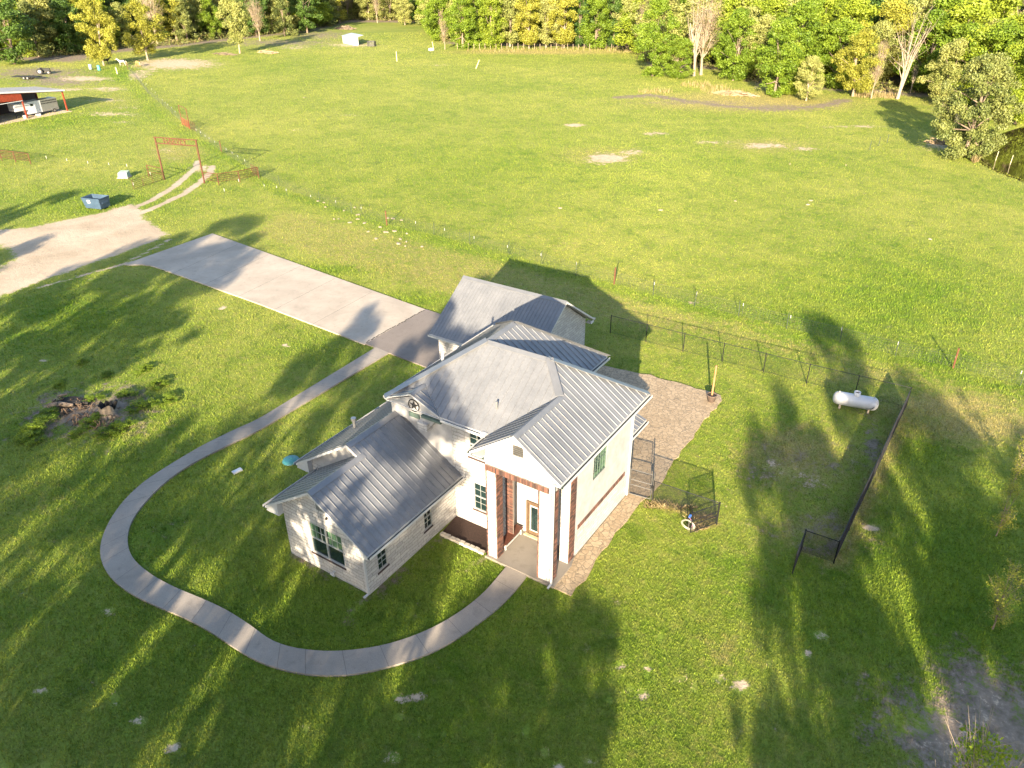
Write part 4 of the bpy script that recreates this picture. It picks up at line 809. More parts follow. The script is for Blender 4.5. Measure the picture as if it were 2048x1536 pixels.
pipe_fence('pipe_fence', [g2(298, 352), (A_[0], A_[1])], 1.6, 'short rusty pipe fence panel left of the arch', 'fence', 3)
pipe_fence('pipe_fence', [(B_[0], B_[1]), g2(438, 370), g2(480, 364), g2(518, 356)], 1.55, 'rusty pipe fence wing running right from the arch', 'fence', 5)
panel_gate('ranch_gate', g2(505, 349), g2(518, 356), 1.5, 'narrow rusty panel at the right end of the arch fence wing', 'ranch gates', 7)
pipe_fence('pipe_fence', [g2(-80, 310), g2(-40, 315), g2(4, 321), g2(32, 324), g2(62, 328)], 1.6, 'rusty pipe fence entering from the left edge of the picture', 'fence', 6)
pipe_fence('loading_gate', [g2(365, 250), g2(380, 258)], 3.6, 'tall rusty pipe gate posts with red panel on the pasture fence line', 'gate', 2, None, 'post', .07)
panel_gate('stock_panel', g2(366, 251), g2(380, 259), 1.5, 'rust red stock panel standing between the tall gate posts', None, 12, 'brightrust'); panel_gate('stock_panel', g2(381, 259), g2(392, 264), 1.6, 'rusty stock panel just right of the tall gate posts', None, 5)
# ------------------------------------------------------------------ dumpster, pad box
P4 = [np.array(g2(173, 418)), np.array(g2(204, 421)), np.array(g2(213, 413))]; u = P4[1]-P4[0]; lu = np.hypot(*u); u /= lu; v = np.array([-u[1], u[0]]); an = math.atan2(u[1], u[0])
t_ = empty('dumpster', (*P4[0], 0), an); tag(t_, 'open topped blue steel dumpster with white label beside the gravel lot', 'dumpster')
lu = 2.35; lv = 1.6; h = 1.45; fl = .28
mb = MB()
bt = [(0, 0), (lu, 0), (lu, lv), (0, lv)]; tp = [(-fl, -.15), (lu+fl*.4, -.15), (lu+fl*.4, lv+.1), (-fl, lv+.1)]
for i in range(4):
    a, b_, c, d = bt[i], bt[(i+1) % 4], tp[(i+1) % 4], tp[i]; cxm = lu/2; cym = lv/2; inn = lambda p: (p[0]+(cxm-p[0])*.06, p[1]+(cym-p[1])*.08)
    mb.add([(*a, .15), (*b_, .15), (*c, h), (*d, h), (*inn(a), .15), (*inn(b_), .15), (*inn(c), h), (*inn(d), h)], [(0, 1, 2, 3), (7, 6, 5, 4), (3, 2, 6, 7), (0, 4, 5, 1), (0, 3, 7, 4), (1, 5, 6, 2)])
mb.box(.05, lu-.05, .05, lv-.05, .15, .2); mb.box(-.1, lu+.1, .02, .06, .55, .62); mb.box(lu+.0, lu+.12, .3, lv-.3, .75, .95); mb.build('body', M['blue'], t_)
mb = MB()
for i in range(4): a, b_ = tp[i], tp[(i+1) % 4]; mb.tube((*a, h), (*b_, h), .045, n=6)
mb.build('rim', M['blue'], t_); mb = MB(); mb.add([(.55, -.115, .85), (1.0, -.115, .85), (1.0, -.135, 1.25), (.55, -.135, 1.25), (.55, -.09, .85), (1.0, -.09, .85), (1.0, -.11, 1.25), (.55, -.11, 1.25)], [(0, 1, 2, 3), (4, 7, 6, 5), (0, 3, 7, 4), (1, 5, 6, 2), (3, 2, 6, 7)]); mb.build('label_plate', M['white'], t_)
for (x, y) in ((.25, .2), (lu-.25, .2), (.25, lv-.2), (lu-.25, lv-.2)): MB().tube((x-.04, y, .08), (x+.04, y, .08), .08, n=10).build('wheel', M['rubber'], t_)
a = np.array(g2(236, 357)); b_ = np.array(g2(258, 357)); u = b_-a; an = math.atan2(u[1], u[0]); t_ = empty('transformer_box', (*a, 0), an); tag(t_, 'low grey green electrical pad box in the grass left of the arch', 'transformer box')
MB().box(-.1, 1.5, -.1, 1.3, 0, .12).build('pad', M['concp'], t_); mb = MB(); mb.add([(0, 0, .12), (1.4, 0, .12), (1.4, 1.2, .12), (0, 1.2, .12), (0.05, .2, .75), (1.35, .2, .75), (1.35, 1.15, .9), (.05, 1.15, .9)], [(4, 5, 6, 7), (0, 1, 5, 4), (1, 2, 6, 5), (2, 3, 7, 6), (3, 0, 4, 7)]); mb.build('cabinet', M['xform'], t_); MB().box(.1, 1.3, -.015, .01, .2, .25).build('handle', M['black'], t_)
# ------------------------------------------------------------------ pavilion with trailer
P1 = np.array(g2(135, 222)); P2 = np.array(g2(55, 237)); u = P2-P1; bay = np.hypot(*u); u /= bay; v = np.array([-u[1], u[0]])
if np.dot(v, P1) < 0: v = -v
def UV(a, b_, z): return (float(P1[0]+u[0]*a+v[0]*b_), float(P1[1]+u[1]*a+v[1]*b_), z)
SH = empty('barn', (*P1, 0)); tag(SH, 'red steel barn with open lean to under a grey metal roof at the left edge', 'barn'); off = (*P1, 0)
h1, h2 = 4.1, 5.0; slp = (h2-h1)/bay; zr = lambda a: h1+slp*a
def uvbox(mb, a0, a1, b0, b1, zlo, zhi, mi=0, f0=None, f1=None):
    lo = [UV(a0, b0, zlo), UV(a1, b0, zlo), UV(a1, b1, zlo), UV(a0, b1, zlo)]; z00 = zhi if f0 is None else f0; z11 = zhi if f1 is None else f1
    hi = [UV(a0, b0, z00), UV(a1, b0, z11), UV(a1, b1, z11), UV(a0, b1, z00)]
    mb.add(lo+hi, [(0, 3, 2, 1), (4, 5, 6, 7), (0, 1, 5, 4), (1, 2, 6, 5), (2, 3, 7, 6), (3, 0, 4, 7)], mi)
DP = 9.0
mb = MB(off); lo = [UV(-.35, -.4, zr(-.35)), UV(26, -.4, zr(26)), UV(26, DP, zr(26)), UV(-.35, DP, zr(-.35))]; mb.slab(lo, (0, 0, 1), .06)
for i in range(60):
    a = -.35+i*.45
    if a < 26: mb.tube(UV(a, -.4, zr(a)+.07), UV(a, DP, zr(a)+.07), .025, n=4)
o = mb.build('roof', M['cap'], SH); mb = MB(off); a0, a1 = UV(-.38, -.45, zr(-.38)-.2), UV(26, -.45, zr(26)-.2); mb.slab([a0, a1, UV(26, -.45, zr(26)+.1), UV(-.38, -.45, zr(-.38)+.1)], (v[0], v[1], 0), .05); mb.build('fascia', M['metalw'], o)
for (a, b_) in ((0, 0), (bay, 0), (0, DP-.3), (bay, DP-.3)): 
    mb = MB(off); uvbox(mb, a-.11, a+.11, b_-.11, b_+.11, 0, zr(a)-.1); mb.build('post', M['brightrust'], SH)
mb = MB(off); mb.tube(UV(0, 0, h1-.25), UV(bay, 0, zr(bay)-.25), .1, n=6); mb.tube(UV(0, 0, h1-.25), UV(0, DP-.3, h1-.25), .1, n=6); mb.tube(UV(bay, 0, zr(bay)-.3), UV(bay, DP-.3, zr(bay)-.3), .1, n=6); mb.build('beam', M['brightrust'], SH)
mb = MB(off)
for i in range(44):
    a = bay+.1+i*.3; uvbox(mb, a, a+.2, -.12, -.04, 3.4+.02*i, 0, 0, zr(a)-.1, zr(a+.2)-.1); uvbox(mb, a+.2, a+.3, -.09, -.04, 3.4+.02*i, 0, 0, zr(a)-.1, zr(a+.3)-.1)
mb.build('wall_panel', M['brightrust'], SH); mb = MB(off); uvbox(mb, bay, bay+13, -.15, -.05, 3.3, 3.4); mb.build('trim', M['metalw'], SH)
mb = MB(off); uvbox(mb, -.0, 26, DP-.2, DP-.1, 0, 3.6); mb.build('back_wall', plain('dark_barn_wall', (.08, .05, .045)), SH); mb = MB(off); uvbox(mb, bay+6, bay+6.1, 0, DP-.3, 0, 4.6); mb.build('partition', M['brightrust'], SH)
mb = MB(off); uvbox(mb, -.2, 26, -1.2, DP-.3, -.1, .03); tag(mb.build('barn_floor', M['concp']), 'tan dirt floor of the barn', None, None, 'structure').location = off
# trailer
T = empty('horse_trailer', (*P1, 0)); tag(T, 'white and bare aluminium gooseneck horse trailer parked under the barn lean to', 'trailer')
ta, tb = 1.0, 7.4; b0, b1 = 1.0, 3.1
mb = MB(off); uvbox(mb, ta, 4.6, b0, b1, .5, 2.75); mb.build('stock_box', M['alu'], T); mb = MB(off); uvbox(mb, 4.6, tb, b0, b1, .5, 2.75); mb.build('tack_room', M['metalw'], T)
mb = MB(off); uvbox(mb, tb, tb+2.6, b0, b1, 1.35, 2.72); mb.build('gooseneck', M['metalw'], T)
mb = MB(off)
for r_ in range(2):
    for i in range(11): uvbox(mb, 1.15+i*.31, 1.37+i*.31, b0-.02, b0+.01, 1.9+r_*.42, 2.12+r_*.42)
mb.build('slat_openings', M['rubber'], T); mb = MB(off); uvbox(mb, 6.2, 6.8, b0-.02, b0+.01, 1.9, 2.35); mb.build('window', M['glass'], T)
for a in (2.05,):
    c = UV(a, b0-.02, .38); mb = MB(off); mb.tube(c, UV(a, b0+.22, .38), .38, n=16); w_ = mb.build('wheel', M['rubber'], T); mb = MB(off); mb.tube(UV(a, b0-.035, .38), UV(a, b0+.1, .38), .2, n=12); mb.build('rim', M['alu'], w_)
mb = MB(off); uvbox(mb, 1.55, 2.6, b0-.1, b0+.1, .78, .88); mb.build('fender', M['alu'], T); mb = MB(off); mb.tube(UV(tb+2.2, 2, .0), UV(tb+2.2, 2, 1.4), .06, n=6); uvbox(mb, ta, tb, b0+.2, b1-.2, .38, .5); mb.build('hitch', M['black'], T)
o = MB().lathe([(0, 0), (.3, 0), (.36, .55), (.36, .6), (0, .58)], n=14).build('bucket', M['metalw']); p = g(51, 237); o.location = (p[0], p[1], 0); tag(o, 'white plastic bucket at the foot of the red barn post', 'bucket')
o = MB().prism([(-.6, -.3), (.4, -.4), (.7, .1), (.2, .5), (-.5, .4)], 0, .35).build('feed_sack', M['metalw']); p = g(77, 231); o.location = (p[0], p[1], 0); tag(o, 'crumpled white sack on the barn floor edge in front of the trailer', 'sack')
# flatbed trailer and tractor in the shade
def wheel(parent, x, y, r_, w_=.25, off=(0, 0, 0)):
    mb = MB(); mb.tube((x, y-w_/2, r_), (x, y+w_/2, r_), r_, n=16); a = mb.build('wheel', M['rubber'], parent); mb = MB(); mb.tube((x, y-w_/2-.02, r_), (x, y+w_/2+.02, r_), r_*.55, n=12); mb.build('rim', M['alu'], a)
p = g(58, 158); t_ = empty('flatbed_trailer', (p[0], p[1], 0), YAW-.1); tag(t_, 'black low flatbed utility trailer parked in the tree shade behind the barn', 'trailer')
MB().box(-4, 3.2, -1, 1, .55, .7).build('deck', M['black'], t_); MB().box(3.2, 4.6, -.08, .08, .45, .6).build('drawbar', M['black'], t_)
for x in (-.5, .5): wheel(t_, x, -1.12, .38); wheel(t_, x, 1.12, .38)
p = g(88, 148); t_ = empty('tractor', (p[0], p[1], 0), YAW+.3); tag(t_, 'small dark tractor standing under the trees near the teal barrels', 'tractor')
MB().box(-.2, 1.7, -.4, .4, .7, 1.35).build('hood', M['black'], t_); mb = MB(); mb.box(-1.1, -.2, -.5, .5, .6, 1.0); mb.box(-.9, -.6, -.3, .3, 1.0, 1.5); mb.build('seat', M['galv'], t_)
for y in (-.85, .85): wheel(t_, -.7, y, .75, .4); wheel(t_, 1.3, y*.85, .42, .25)
MB().tube((-1.1, 0, 1.0), (-1.2, 0, 2.3), .06).build('roll_bar', M['galv'], t_)
for (px, py, m_, lb) in ((182, 139, 'gbarrel', 'grey green barrel left of the teal one near the horses'), (199, 141, 'barrel', 'bright teal plastic barrel on the bare ground')):
    p = g(px, py); o = MB().lathe([(0, 0), (.42, 0), (.45, .3), (.43, .65), (.46, 1.0), (.42, 1.35), (0, 1.35)], n=16).build('barrel', M[m_], None, True); o.location = (p[0], p[1], 0); tag(o, lb, 'barrel', 'barrels by the tree line')
p = g(235, 148); o = MB().tube((0, 0, 0), (-.1, 0, 1.7), .16, .13, n=8).build('stub_post', M['cream']); o.location = (p[0], p[1], 0); tag(o, 'pale weathered stub post on the grassy hump near the grey horse', 'post')
for (px, py, hh, lx, lb) in ((794, 123, 2.7, 0, 'upright pale pole standing alone in the far pasture'), (952, 137, 2.2, .9, 'leaning pale pole standing in the far pasture')):
    p = g(px, py); o = MB().tube((0, 0, 0), (lx, lx*.5, hh), .14, .12, n=8).build('pasture_pole', M['cream']); o.location = (p[0], p[1], 0); tag(o, lb, 'pole')
# white loafing shed
a = np.array(g2(686, 86)); b_ = np.array(g2(709, 91)); u2 = (b_-a); lu = np.hypot(*u2); an = math.atan2(u2[1], u2[0]); t_ = empty('shed', (*a, 0), an); tag(t_, 'small white metal shed with slanting roof on the far pasture edge', 'shed')
W_, D_ = lu, 3.4
mb = MB(); mb.box(0, W_, 0, .08, 0, 2.3); mb.add([(0, 0, 0), (0, D_, 0), (0, D_, 2.9), (0, 0, 2.3), (.08, 0, 0), (.08, D_, 0), (.08, D_, 2.9), (.08, 0, 2.3)], [(0, 3, 2, 1), (4, 5, 6, 7), (1, 2, 6, 5), (3, 7, 6, 2)]); mb.add([(W_-.08, 0, 0), (W_-.08, 1.5, 0), (W_-.08, 1.5, 2.6), (W_-.08, 0, 2.3), (W_, 0, 0), (W_, 1.5, 0), (W_, 1.5, 2.6), (W_, 0, 2.3)], [(0, 3, 2, 1), (4, 5, 6, 7), (1, 2, 6, 5), (3, 7, 6, 2)]); mb.build('wall', M['metalw'], t_)
mb = MB(); mb.slab([(-.2, -.3, 2.28), (W_+.2, -.3, 2.28), (W_+.2, D_+.2, 2.98), (-.2, D_+.2, 2.98)], (0, 0, 1), .07); mb.build('roof', M['shedroof'], t_)
p = g(735, 93); t_ = empty('animal_pen', (p[0], p[1], 0), YAW-.2); tag(t_, 'small grey wire pen beside the white shed', 'pen'); mb = MB(); ms = MB()
for (x, y) in ((0, 0), (2.4, 0), (2.4, 1.8), (0, 1.8)): mb.tube((x, y, 0), (x, y, 1.6), .05)
for (a, b_) in (((0, 0), (2.4, 0)), ((2.4, 0), (2.4, 1.8)), ((2.4, 1.8), (0, 1.8)), ((0, 1.8), (0, 0))): mb.tube((*a, 1.6), (*b_, 1.6), .05); mesh_panel(ms, a, b_, 0, 1.6, .15, .02)
mb.build('frame', M['galv'], t_); ms.build('wire_mesh', M['galv'], t_)
p = g(862, 101); o = MB().lathe([(0, 0), (.8, 0), (.8, .65), (.74, .65), (.72, .1)], n=18).build('water_trough', M['metalw']); o.location = (p[0], p[1], 0); tag(o, 'round pale water trough at the tree line right of the pole', 'trough')
o = MB().tube((1.2, 0, 0), (.4, .3, 2.6), .12, .1).build('leaning_plank', M['cream']); o.location = (p[0], p[1], 0); tag(o, 'pale plank leaning beside the water trough', 'plank')
# brush piles, stumps, rocks
def pile(name, px, py, rx, ry, hz, n, m_, label, cat, seed=1, r0=.05, ln=1.6):
    rg = random.Random(seed); p = g(px, py); mb = MB()
    for i in range(n):
        a = rg.uniform(0, 6.28); rr_ = rg.random()**.5; x, y = rx*rr_*math.cos(a), ry*rr_*math.sin(a); z = hz*(1-rr_**2)*rg.random(); t = rg.uniform(0, 6.28); l_ = rg.uniform(.4, 1)*ln
        mb.tube((x-math.cos(t)*l_/2, y-math.sin(t)*l_/2, z), (x+math.cos(t)*l_/2, y+math.sin(t)*l_/2, z+rg.uniform(-.1, .4)), r0*rg.uniform(.5, 1.4), n=5)
    o = mb.build(name, M[m_]); o.location = (p[0], p[1], 0); tag(o, label, cat); return o
pile('brush_pile', 535, 106, 4, 1.5, .8, 120, 'brush', 'heap of cut branches at the foot of the big forked oak', 'brush pile', 3, .08, 2.2)
pile('brush_pile', 690, 58, 5, 2, 1.2, 120, 'bark', 'dark brush pile in the shade behind the white shed', 'brush pile', 4, .09, 2.6)
pile('brush_pile', 1470, 190, 5, 1.5, .9, 120, 'brush', 'tangle of dead branches beside the trees near the pasture mud', 'brush pile', 5, .06, 2.4)
pile('brush_pile', 1890, 287, 3, 1.2, .7, 80, 'brush', 'reddish brush heap on the bank below the pine', 'brush pile', 6, .06, 2.0)
pile('brush_pile', 450, 109, 5, 1.2, .6, 70, 'bark', 'low brush pile left of the forked oak trunk', 'brush pile', 8, .06, 2.0)
def stump(px, py, r_, h, seed, label, rz=0):
    rg = random.Random(seed); p = g(px, py); t_ = empty('stump', (p[0], p[1], 0), rz); tag(t_, label, 'tree stump', 'burnt stumps in the left lawn')
    mb = MB(); n = 18; ja = [rg.uniform(.78, 1.2) for _ in range(n)]; rows = []
    for (rf, z) in ((1.35, -.05), (1.1, .2), (1, h*.6)): rows.append([(r_*rf*ja[i]*math.cos(6.283*i/n), r_*rf*ja[i]*math.sin(6.283*i/n), z) for i in range(n)])
    tp = [(r_*.95*ja[i]*math.cos(6.283*i/n), r_*.95*ja[i]*math.sin(6.283*i/n), h*(.75+.5*abs(math.sin(i*1.3+seed)))) for i in range(n)]
    rows.append(tp); ti = [(x*.6, y*.6, z*.55) for x, y, z in tp]; rows.append(ti); V = [q for r__ in rows for q in r__]
    mb.add(V, [(k*n+i, k*n+(i+1) % n, (k+1)*n+(i+1) % n, (k+1)*n+i) for k in range(3) for i in range(n)]); mb.build('trunk', M['pale'], t_)
    mb = MB(); mb.add(V, [(k*n+i, k*n+(i+1) % n, (k+1)*n+(i+1) % n, (k+1)*n+i) for k in (3,) for i in range(n)]+[tuple(4*n+i for i in range(n))]); mb.tube((r_*.2, r_*.7, h*.5), (r_*.9, r_*1.2, h*1.3), .22, .1, n=7)
    mb.build('charred_top', M['char'], t_)
    for i in range(9): a = rg.uniform(0, 6.28); MB().tube((math.cos(a)*r_, math.sin(a)*r_, .15), (math.cos(a)*r_*2.1, math.sin(a)*r_*2.1, -.02), .12, .04, n=6).build('root', M['bark'], t_)
stump(216, 828, .52, .75, 2, 'burnt hollow stump with pale split side, right of the charred log')
p = g(150, 805); t_ = empty('burnt_log', (p[0], p[1], 0), .65); tag(t_, 'charred fallen log lying left of the burnt stump', 'log')
mb = MB(); rg = random.Random(5)
for i in range(4): mb.path([(-1.3+i*.1, i*.22-.3, .08), (-.2, i*.25-.35, .12), (1.1-i*.2, i*.2-.3, .08)], [.16, .19, .12], n=9)
mb.build('trunk', M['char'], t_); mb = MB(); mb.path([(-1.6, -.5, .1), (-.8, -.6, .25), (.2, -.65, .15)], [.2, .22, .12], n=8); mb.path([(-1.2, .3, .45), (-.6, .45, .5)], [.1, .08]); mb.build('bark_slab', M['bark'], t_)
pile('bark_debris', 165, 826, 3.4, 1.3, .08, 170, 'bark', 'low brown scatter of bark and chips around the burnt stump', 'bark debris', 12, .035, .5).data.materials[0] = plain('brown_chips', (.085, .055, .035), .95, 0, .5, 6)
rg = random.Random(9)
base = None
for (px, py) in ((636, 402), (648, 405), (651, 414), (668, 438), (677, 438), (700, 445), (709, 415), (717, 429), (715, 438), (729, 446), (737, 463), (688, 421), (752, 477), (760, 454), (771, 464), (786, 437), (790, 462), (803, 440), (801, 478), (811, 492), (813, 483), (814, 467), (844, 493), (797, 487), (775, 436), (1120, 416), (1321, 420), (1471, 402), (1616, 409), (1622, 401), (1860, 478), (608, 195), (1580, 328), (1692, 330)):
    p = g(px, py); mb = MB(); n = 7; r_ = rg.uniform(.16, .36); P = [(r_*rg.uniform(.7, 1.2)*math.cos(6.283*i/n), r_*.7*rg.uniform(.7, 1.2)*math.sin(6.283*i/n)) for i in range(n)]
    mb.prism(P, -.05, .03); mb.prism([(x*.7, y*.7) for x, y in P], .03, .06); o = mb.build('flat_rock', M['rock']); o.location = (p[0], p[1], 0); o.rotation_euler = (0, 0, rg.uniform(0, 3)); tag(o, 'pale flat rock lying in the pasture grass', 'rock', 'pale rocks scattered in the grass')
# ------------------------------------------------------------------ horses
def horse(px, py, heading, m_, mane, label, graze, hs=1.0):
    p = g(px, py); t_ = empty('horse', (p[0], p[1], 0), heading); tag(t_, label, 'horse', 'horses at the tree line')
    nodes = [((0, 0, 1.12), .34), ((-.55, 0, 1.16), .36), ((.5, 0, 1.12), .35), ((-.85, 0, 1.12), .26), ((.85, 0, 1.2), .26)]
    E_ = [(0, 1), (0, 2), (1, 3), (2, 4)]
    head = [((1.2, 0, .95), .17), ((1.45, 0, .62), .14), ((1.5, 0, .45), .13), ((1.62, 0, .15), .08)] if graze else [((1.2, 0, 1.5), .17), ((1.42, 0, 1.75), .14), ((1.62, 0, 1.68), .12), ((1.9, 0, 1.5), .08)]
    b0 = len(nodes); nodes += head; E_ += [(4, b0), (b0, b0+1), (b0+1, b0+2), (b0+2, b0+3)]
    for (x, par, hind) in ((-.75, 3, 1), (.62, 2, 0)):
        for y in (-.2, .2):
            b0 = len(nodes); dx = rg.uniform(-.12, .12)
            L4 = [((x, y, .85), .17), ((x+(.1 if hind else 0), y, .62), .11), ((x-(.12 if hind else 0)+dx*.5, y, .45), .075), ((x+dx, y, .12), .055), ((x+dx+.05, y, .03), .07)]
            nodes += L4; E_ += [(par, b0)]+[(b0+i, b0+i+1) for i in range(4)]
    me = bpy.data.meshes.new('body'); me.from_pydata([n[0] for n in nodes], E_, []); o = bpy.data.objects.new('tmp', me); COL.objects.link(o)
    sk = o.modifiers.new('s', 'SKIN'); 
    for i, n in enumerate(nodes): me.skin_vertices[0].data[i].radius = (n[1], n[1])
    me.skin_vertices[0].data[0].use_root = True; ss = o.modifiers.new('ss', 'SUBSURF'); ss.levels = 1; ss.render_levels = 1
    bpy.context.view_layer.update(); dg = bpy.context.evaluated_depsgraph_get(); nm = bpy.data.meshes.new_from_object(o.evaluated_get(dg)); bpy.data.objects.remove(o)
    nm.materials.clear(); nm.materials.append(m_); nm.polygons.foreach_set('use_smooth', [True]*len(nm.polygons)); put('body', nm, t_)
    mb = MB(); mb.path([(-1.02, 0, 1.25), (-1.15, 0, 1.0), (-1.15, 0, .5)], [.06, .08, .03]); mb.build('tail', mane, t_)
    mb = MB(); h0 = head[0][0]; mb.path([(.8, 0, 1.45), (h0[0]-.02, 0, h0[2]+.2), (head[1][0][0], 0, head[1][0][2]+.17)], [.05, .06, .04]); mb.build('mane', mane, t_)
    mb = MB(); hh = head[1][0]
    for y in (-.07, .07): mb.tube((hh[0], y, hh[2]+.08), (hh[0]-.02, y*1.2, hh[2]+.24), .035, .005, n=5)
    mb.build('ear', m_, t_); t_.scale = (hs,)*3
hw, ht, hb = plain('grey_horse_coat', (.36, .32, .27), .8, 0, .3, 3), plain('tan_horse_coat', (.32, .16, .05), .8, 0, .25, 3), plain('dark_horse_coat', (.03, .025, .022), .7)
hm = plain('cream_mane', (.55, .45, .33), .9)
horse(246, 131, YAW+2.9+.2, hw, hm, 'dappled white grey horse standing side on by the grassy hump', False)
horse(277, 133, YAW+2.9-.5, ht, hm, 'tan horse grazing right of the white grey horse', True)
horse(212, 128, YAW+.3, hb, hb, 'dark horse half hidden in the shade behind the golden tree', False)
# ==================================================================== TREES
def rnd(n, seed): return np.random.default_rng(seed)
def crown_mesh(name, seed, H, z0, Rr, nclump, nleaf, ls, shape='round', clr=1.25, flat=.75, gap=0.0):
    rg = np.random.default_rng(seed); C_ = []; 
    while len(C_) < nclump:
        t = rg.random(); 
        if shape == 'round': rad = Rr*math.sin(math.pi*min(1, (t*.92+.08)))**.6
        elif shape == 'cone': rad = Rr*(1-t)**.75+.3
        elif shape == 'col': rad = Rr*(1-t**3)**.5*(.75+.25*math.sin(t*9+seed))
        elif shape == 'vase': rad = Rr*(.35+.65*t)*math.sqrt(max(.05, 1-t**4))
        a = rg.uniform(0, 6.283); q_ = rg.random()**.45
        rad *= 1+.22*math.sin(2*a+seed)+.12*math.sin(5*a+seed*2); 
        C_.append((rad*q_*math.cos(a), rad*q_*math.sin(a), z0+(H-z0)*t))
    C_ = np.array(C_); ct = rg.random(nclump)
    cr = clr*rg.uniform(.6, 1.3, nclump)
    per = rg.multinomial(nleaf, cr**2/np.sum(cr**2)); idx = np.repeat(np.arange(nclump), per); n = len(idx)
    d = rg.normal(size=(n, 3)); d /= np.linalg.norm(d, axis=1)[:, None]; rad = rg.random(n)**.4
    P = C_[idx]+d*rad[:, None]*cr[idx][:, None]*np.array([1, 1, flat])
    nr = d*.9+rg.normal(size=(n, 3))*.6; nr /= np.linalg.norm(nr, axis=1)[:, None]
    t1 = np.cross(nr, rg.normal(size=(n, 3))); t1 /= np.linalg.norm(t1, axis=1)[:, None]; t2 = np.cross(nr, t1)
    s = ls*rg.uniform(.55, 1.3, n)[:, None]
    V = np.stack([P-t1*s*.5, P+t2*s*.35-t1*s*.05, P+t1*s*.55, P-t2*s*.35+t1*s*.1], 1).reshape(-1, 3)
    me = bpy.data.meshes.new(name); me.vertices.add(4*n); me.vertices.foreach_set('co', V.ravel()); me.loops.add(4*n); me.loops.foreach_set('vertex_index', np.arange(4*n))
    me.polygons.add(n); me.polygons.foreach_set('loop_start', np.arange(n)*4); me.polygons.foreach_set('loop_total', np.full(n, 4)); me.update(calc_edges=True)
    tint = np.clip(.55*ct[idx]+.45*rg.random(n), 0, 1); at = me.attributes.new('tint', 'FLOAT', 'POINT'); at.data.foreach_set('value', np.repeat(tint, 4).astype(np.float32))
    return me, C_
def trunk_mesh(name, seed, H, C_, r0, frac=.62, nb=14, m_='bark', lean=.06, twigs=0, fork=1):
    rg = random.Random(seed); mb = MB()
    tops = []
    for f_ in range(fork):
        lx, ly = rg.uniform(-lean, lean)*H*(1+1.5*(fork > 1)), rg.uniform(-lean, lean)*H*(1+1.5*(fork > 1)); pts = []
        for i in range(7):
            t = i/6; pts.append((lx*t**1.5+.02*H*math.sin(t*5+seed+f_)*t, ly*t**1.5, H*frac*t))
        mb.path(pts, [r0*(1-.62*i/6)*(1.25 if i == 0 else 1) for i in range(7)], n=7); tops.append(pts)
    idx = list(range(len(C_))); rg.shuffle(idx)
    for j in idx[:nb]:
        c = C_[j]; pts = tops[rg.randrange(fork)]; i = min(6, max(2, int(rg.uniform(.45, 1)*6*min(1, c[2]/(H*frac))))); b_ = pts[i]; r_ = r0*(1-.62*i/6)*.55
        w_ = H*.025; m_d = ((b_[0]+c[0])/2+rg.uniform(-w_, w_), (b_[1]+c[1])/2+rg.uniform(-w_, w_), (b_[2]*.4+c[2]*.6)); mb.path([b_, m_d, tuple(c)], [r_, r_*.55, r_*.2], n=5)
        for _ in range(twigs):
            k_ = H/15; e = (c[0]+k_*rg.uniform(-1.6, 1.6), c[1]+k_*rg.uniform(-1.6, 1.6), c[2]+k_*rg.uniform(.2, 2.2)); s_ = m_d if rg.random() < .5 else tuple(c); mb.tube(s_, e, H*.0017, H*.0006, n=3, cap=False)
    me = bpy.data.meshes.new(name); me.from_pydata(mb.v, [], mb.f); me.materials.append(M[m_]); me.update(); return me
KINDS = {}
def kind(key, leaf, H, z0, Rr, nc, nl, ls, shape='round', bark='bark', seeds=(1, 2), clr=1.3, r0=.28, nb=14, frac=.62, twigs=0, fork=1, flat=.75):
    L = []
    for s in seeds:
        cm, C_ = crown_mesh('crown', s*13+len(key), H, z0, Rr, nc, nl, ls, shape, clr, flat); cm.materials.append(M[leaf]); tm = trunk_mesh('trunk', s, H, C_, r0, frac, nb, bark, twigs=twigs, fork=fork); L.append((tm, cm))
    KINDS[key] = (L, H)
kind('oak', 'lgold', 16, 2.0, 5.6, 95, 15000, .36, 'round', 'pale', (1, 2), 1.35)
kind('big', 'lpale', 17, 3.6, 5.8, 75, 11000, .42, 'vase', 'pale', (3, 4), 1.4, .3, 20, .55, 0, 2)
kind('elm', 'lgreen', 16, .5, 5.4, 110, 17000, .38, 'round', 'bark', (5, 6, 7), 1.3)
kind('dark', 'ldark', 17, 1.2, 5.2, 90, 15000, .40, 'round', 'bark', (8, 9), 1.35)
kind('olive', 'lolive', 15, .8, 4.2, 70, 10500, .38, 'cone', 'bark', (10, 11), 1.2)
kind('pale', 'lpale', 15, 1.2, 5.0, 95, 15000, .36, 'round', 'pale', (12, 13), 1.3)
kind('lime', 'llime', 14, .2, 5.0, 100, 16000, .36, 'round', 'bark', (14, 15), 1.3)
kind('bare', 'lbud', 14, 4, 3.6, 45, 1800, .22, 'vase', 'pale', (16, 17), 1.4, .22, 30, .6, 10)
kind('dead', 'lbud', 16, 6, 3.6, 26, 120, .2, 'vase', 'deadwood', (18, 19), 1.0, .24, 30, .66, 3, 2)
kind('pine', 'lolive', 14, .4, 6.2, 150, 42000, .30, 'round', 'bark', (20,), 1.15, .3, 26, .8)
kind('bush', 'lpale', 3, .1, 1.7, 22, 2600, .26, 'round', 'bark', (21, 22), .7, .07, 8, .6)
kind('sapling', 'lgold', 4.2, .5, 1.0, 34, 1500, .09, 'vase', 'bark', (23, 24), .38, .035, 24, .6, 3)
kind('shade', 'lgreen', 20, 3, 6.0, 85, 13500, .36, 'round', 'bark', (31, 32, 33), 1.05, .38, 26, .7)
kind('shadesparse', 'lpale', 20, 3, 6.2, 70, 9500, .34, 'round', 'bark', (34, 35), 1.1, .34, 34, .72, 4)
ROOTS = {}
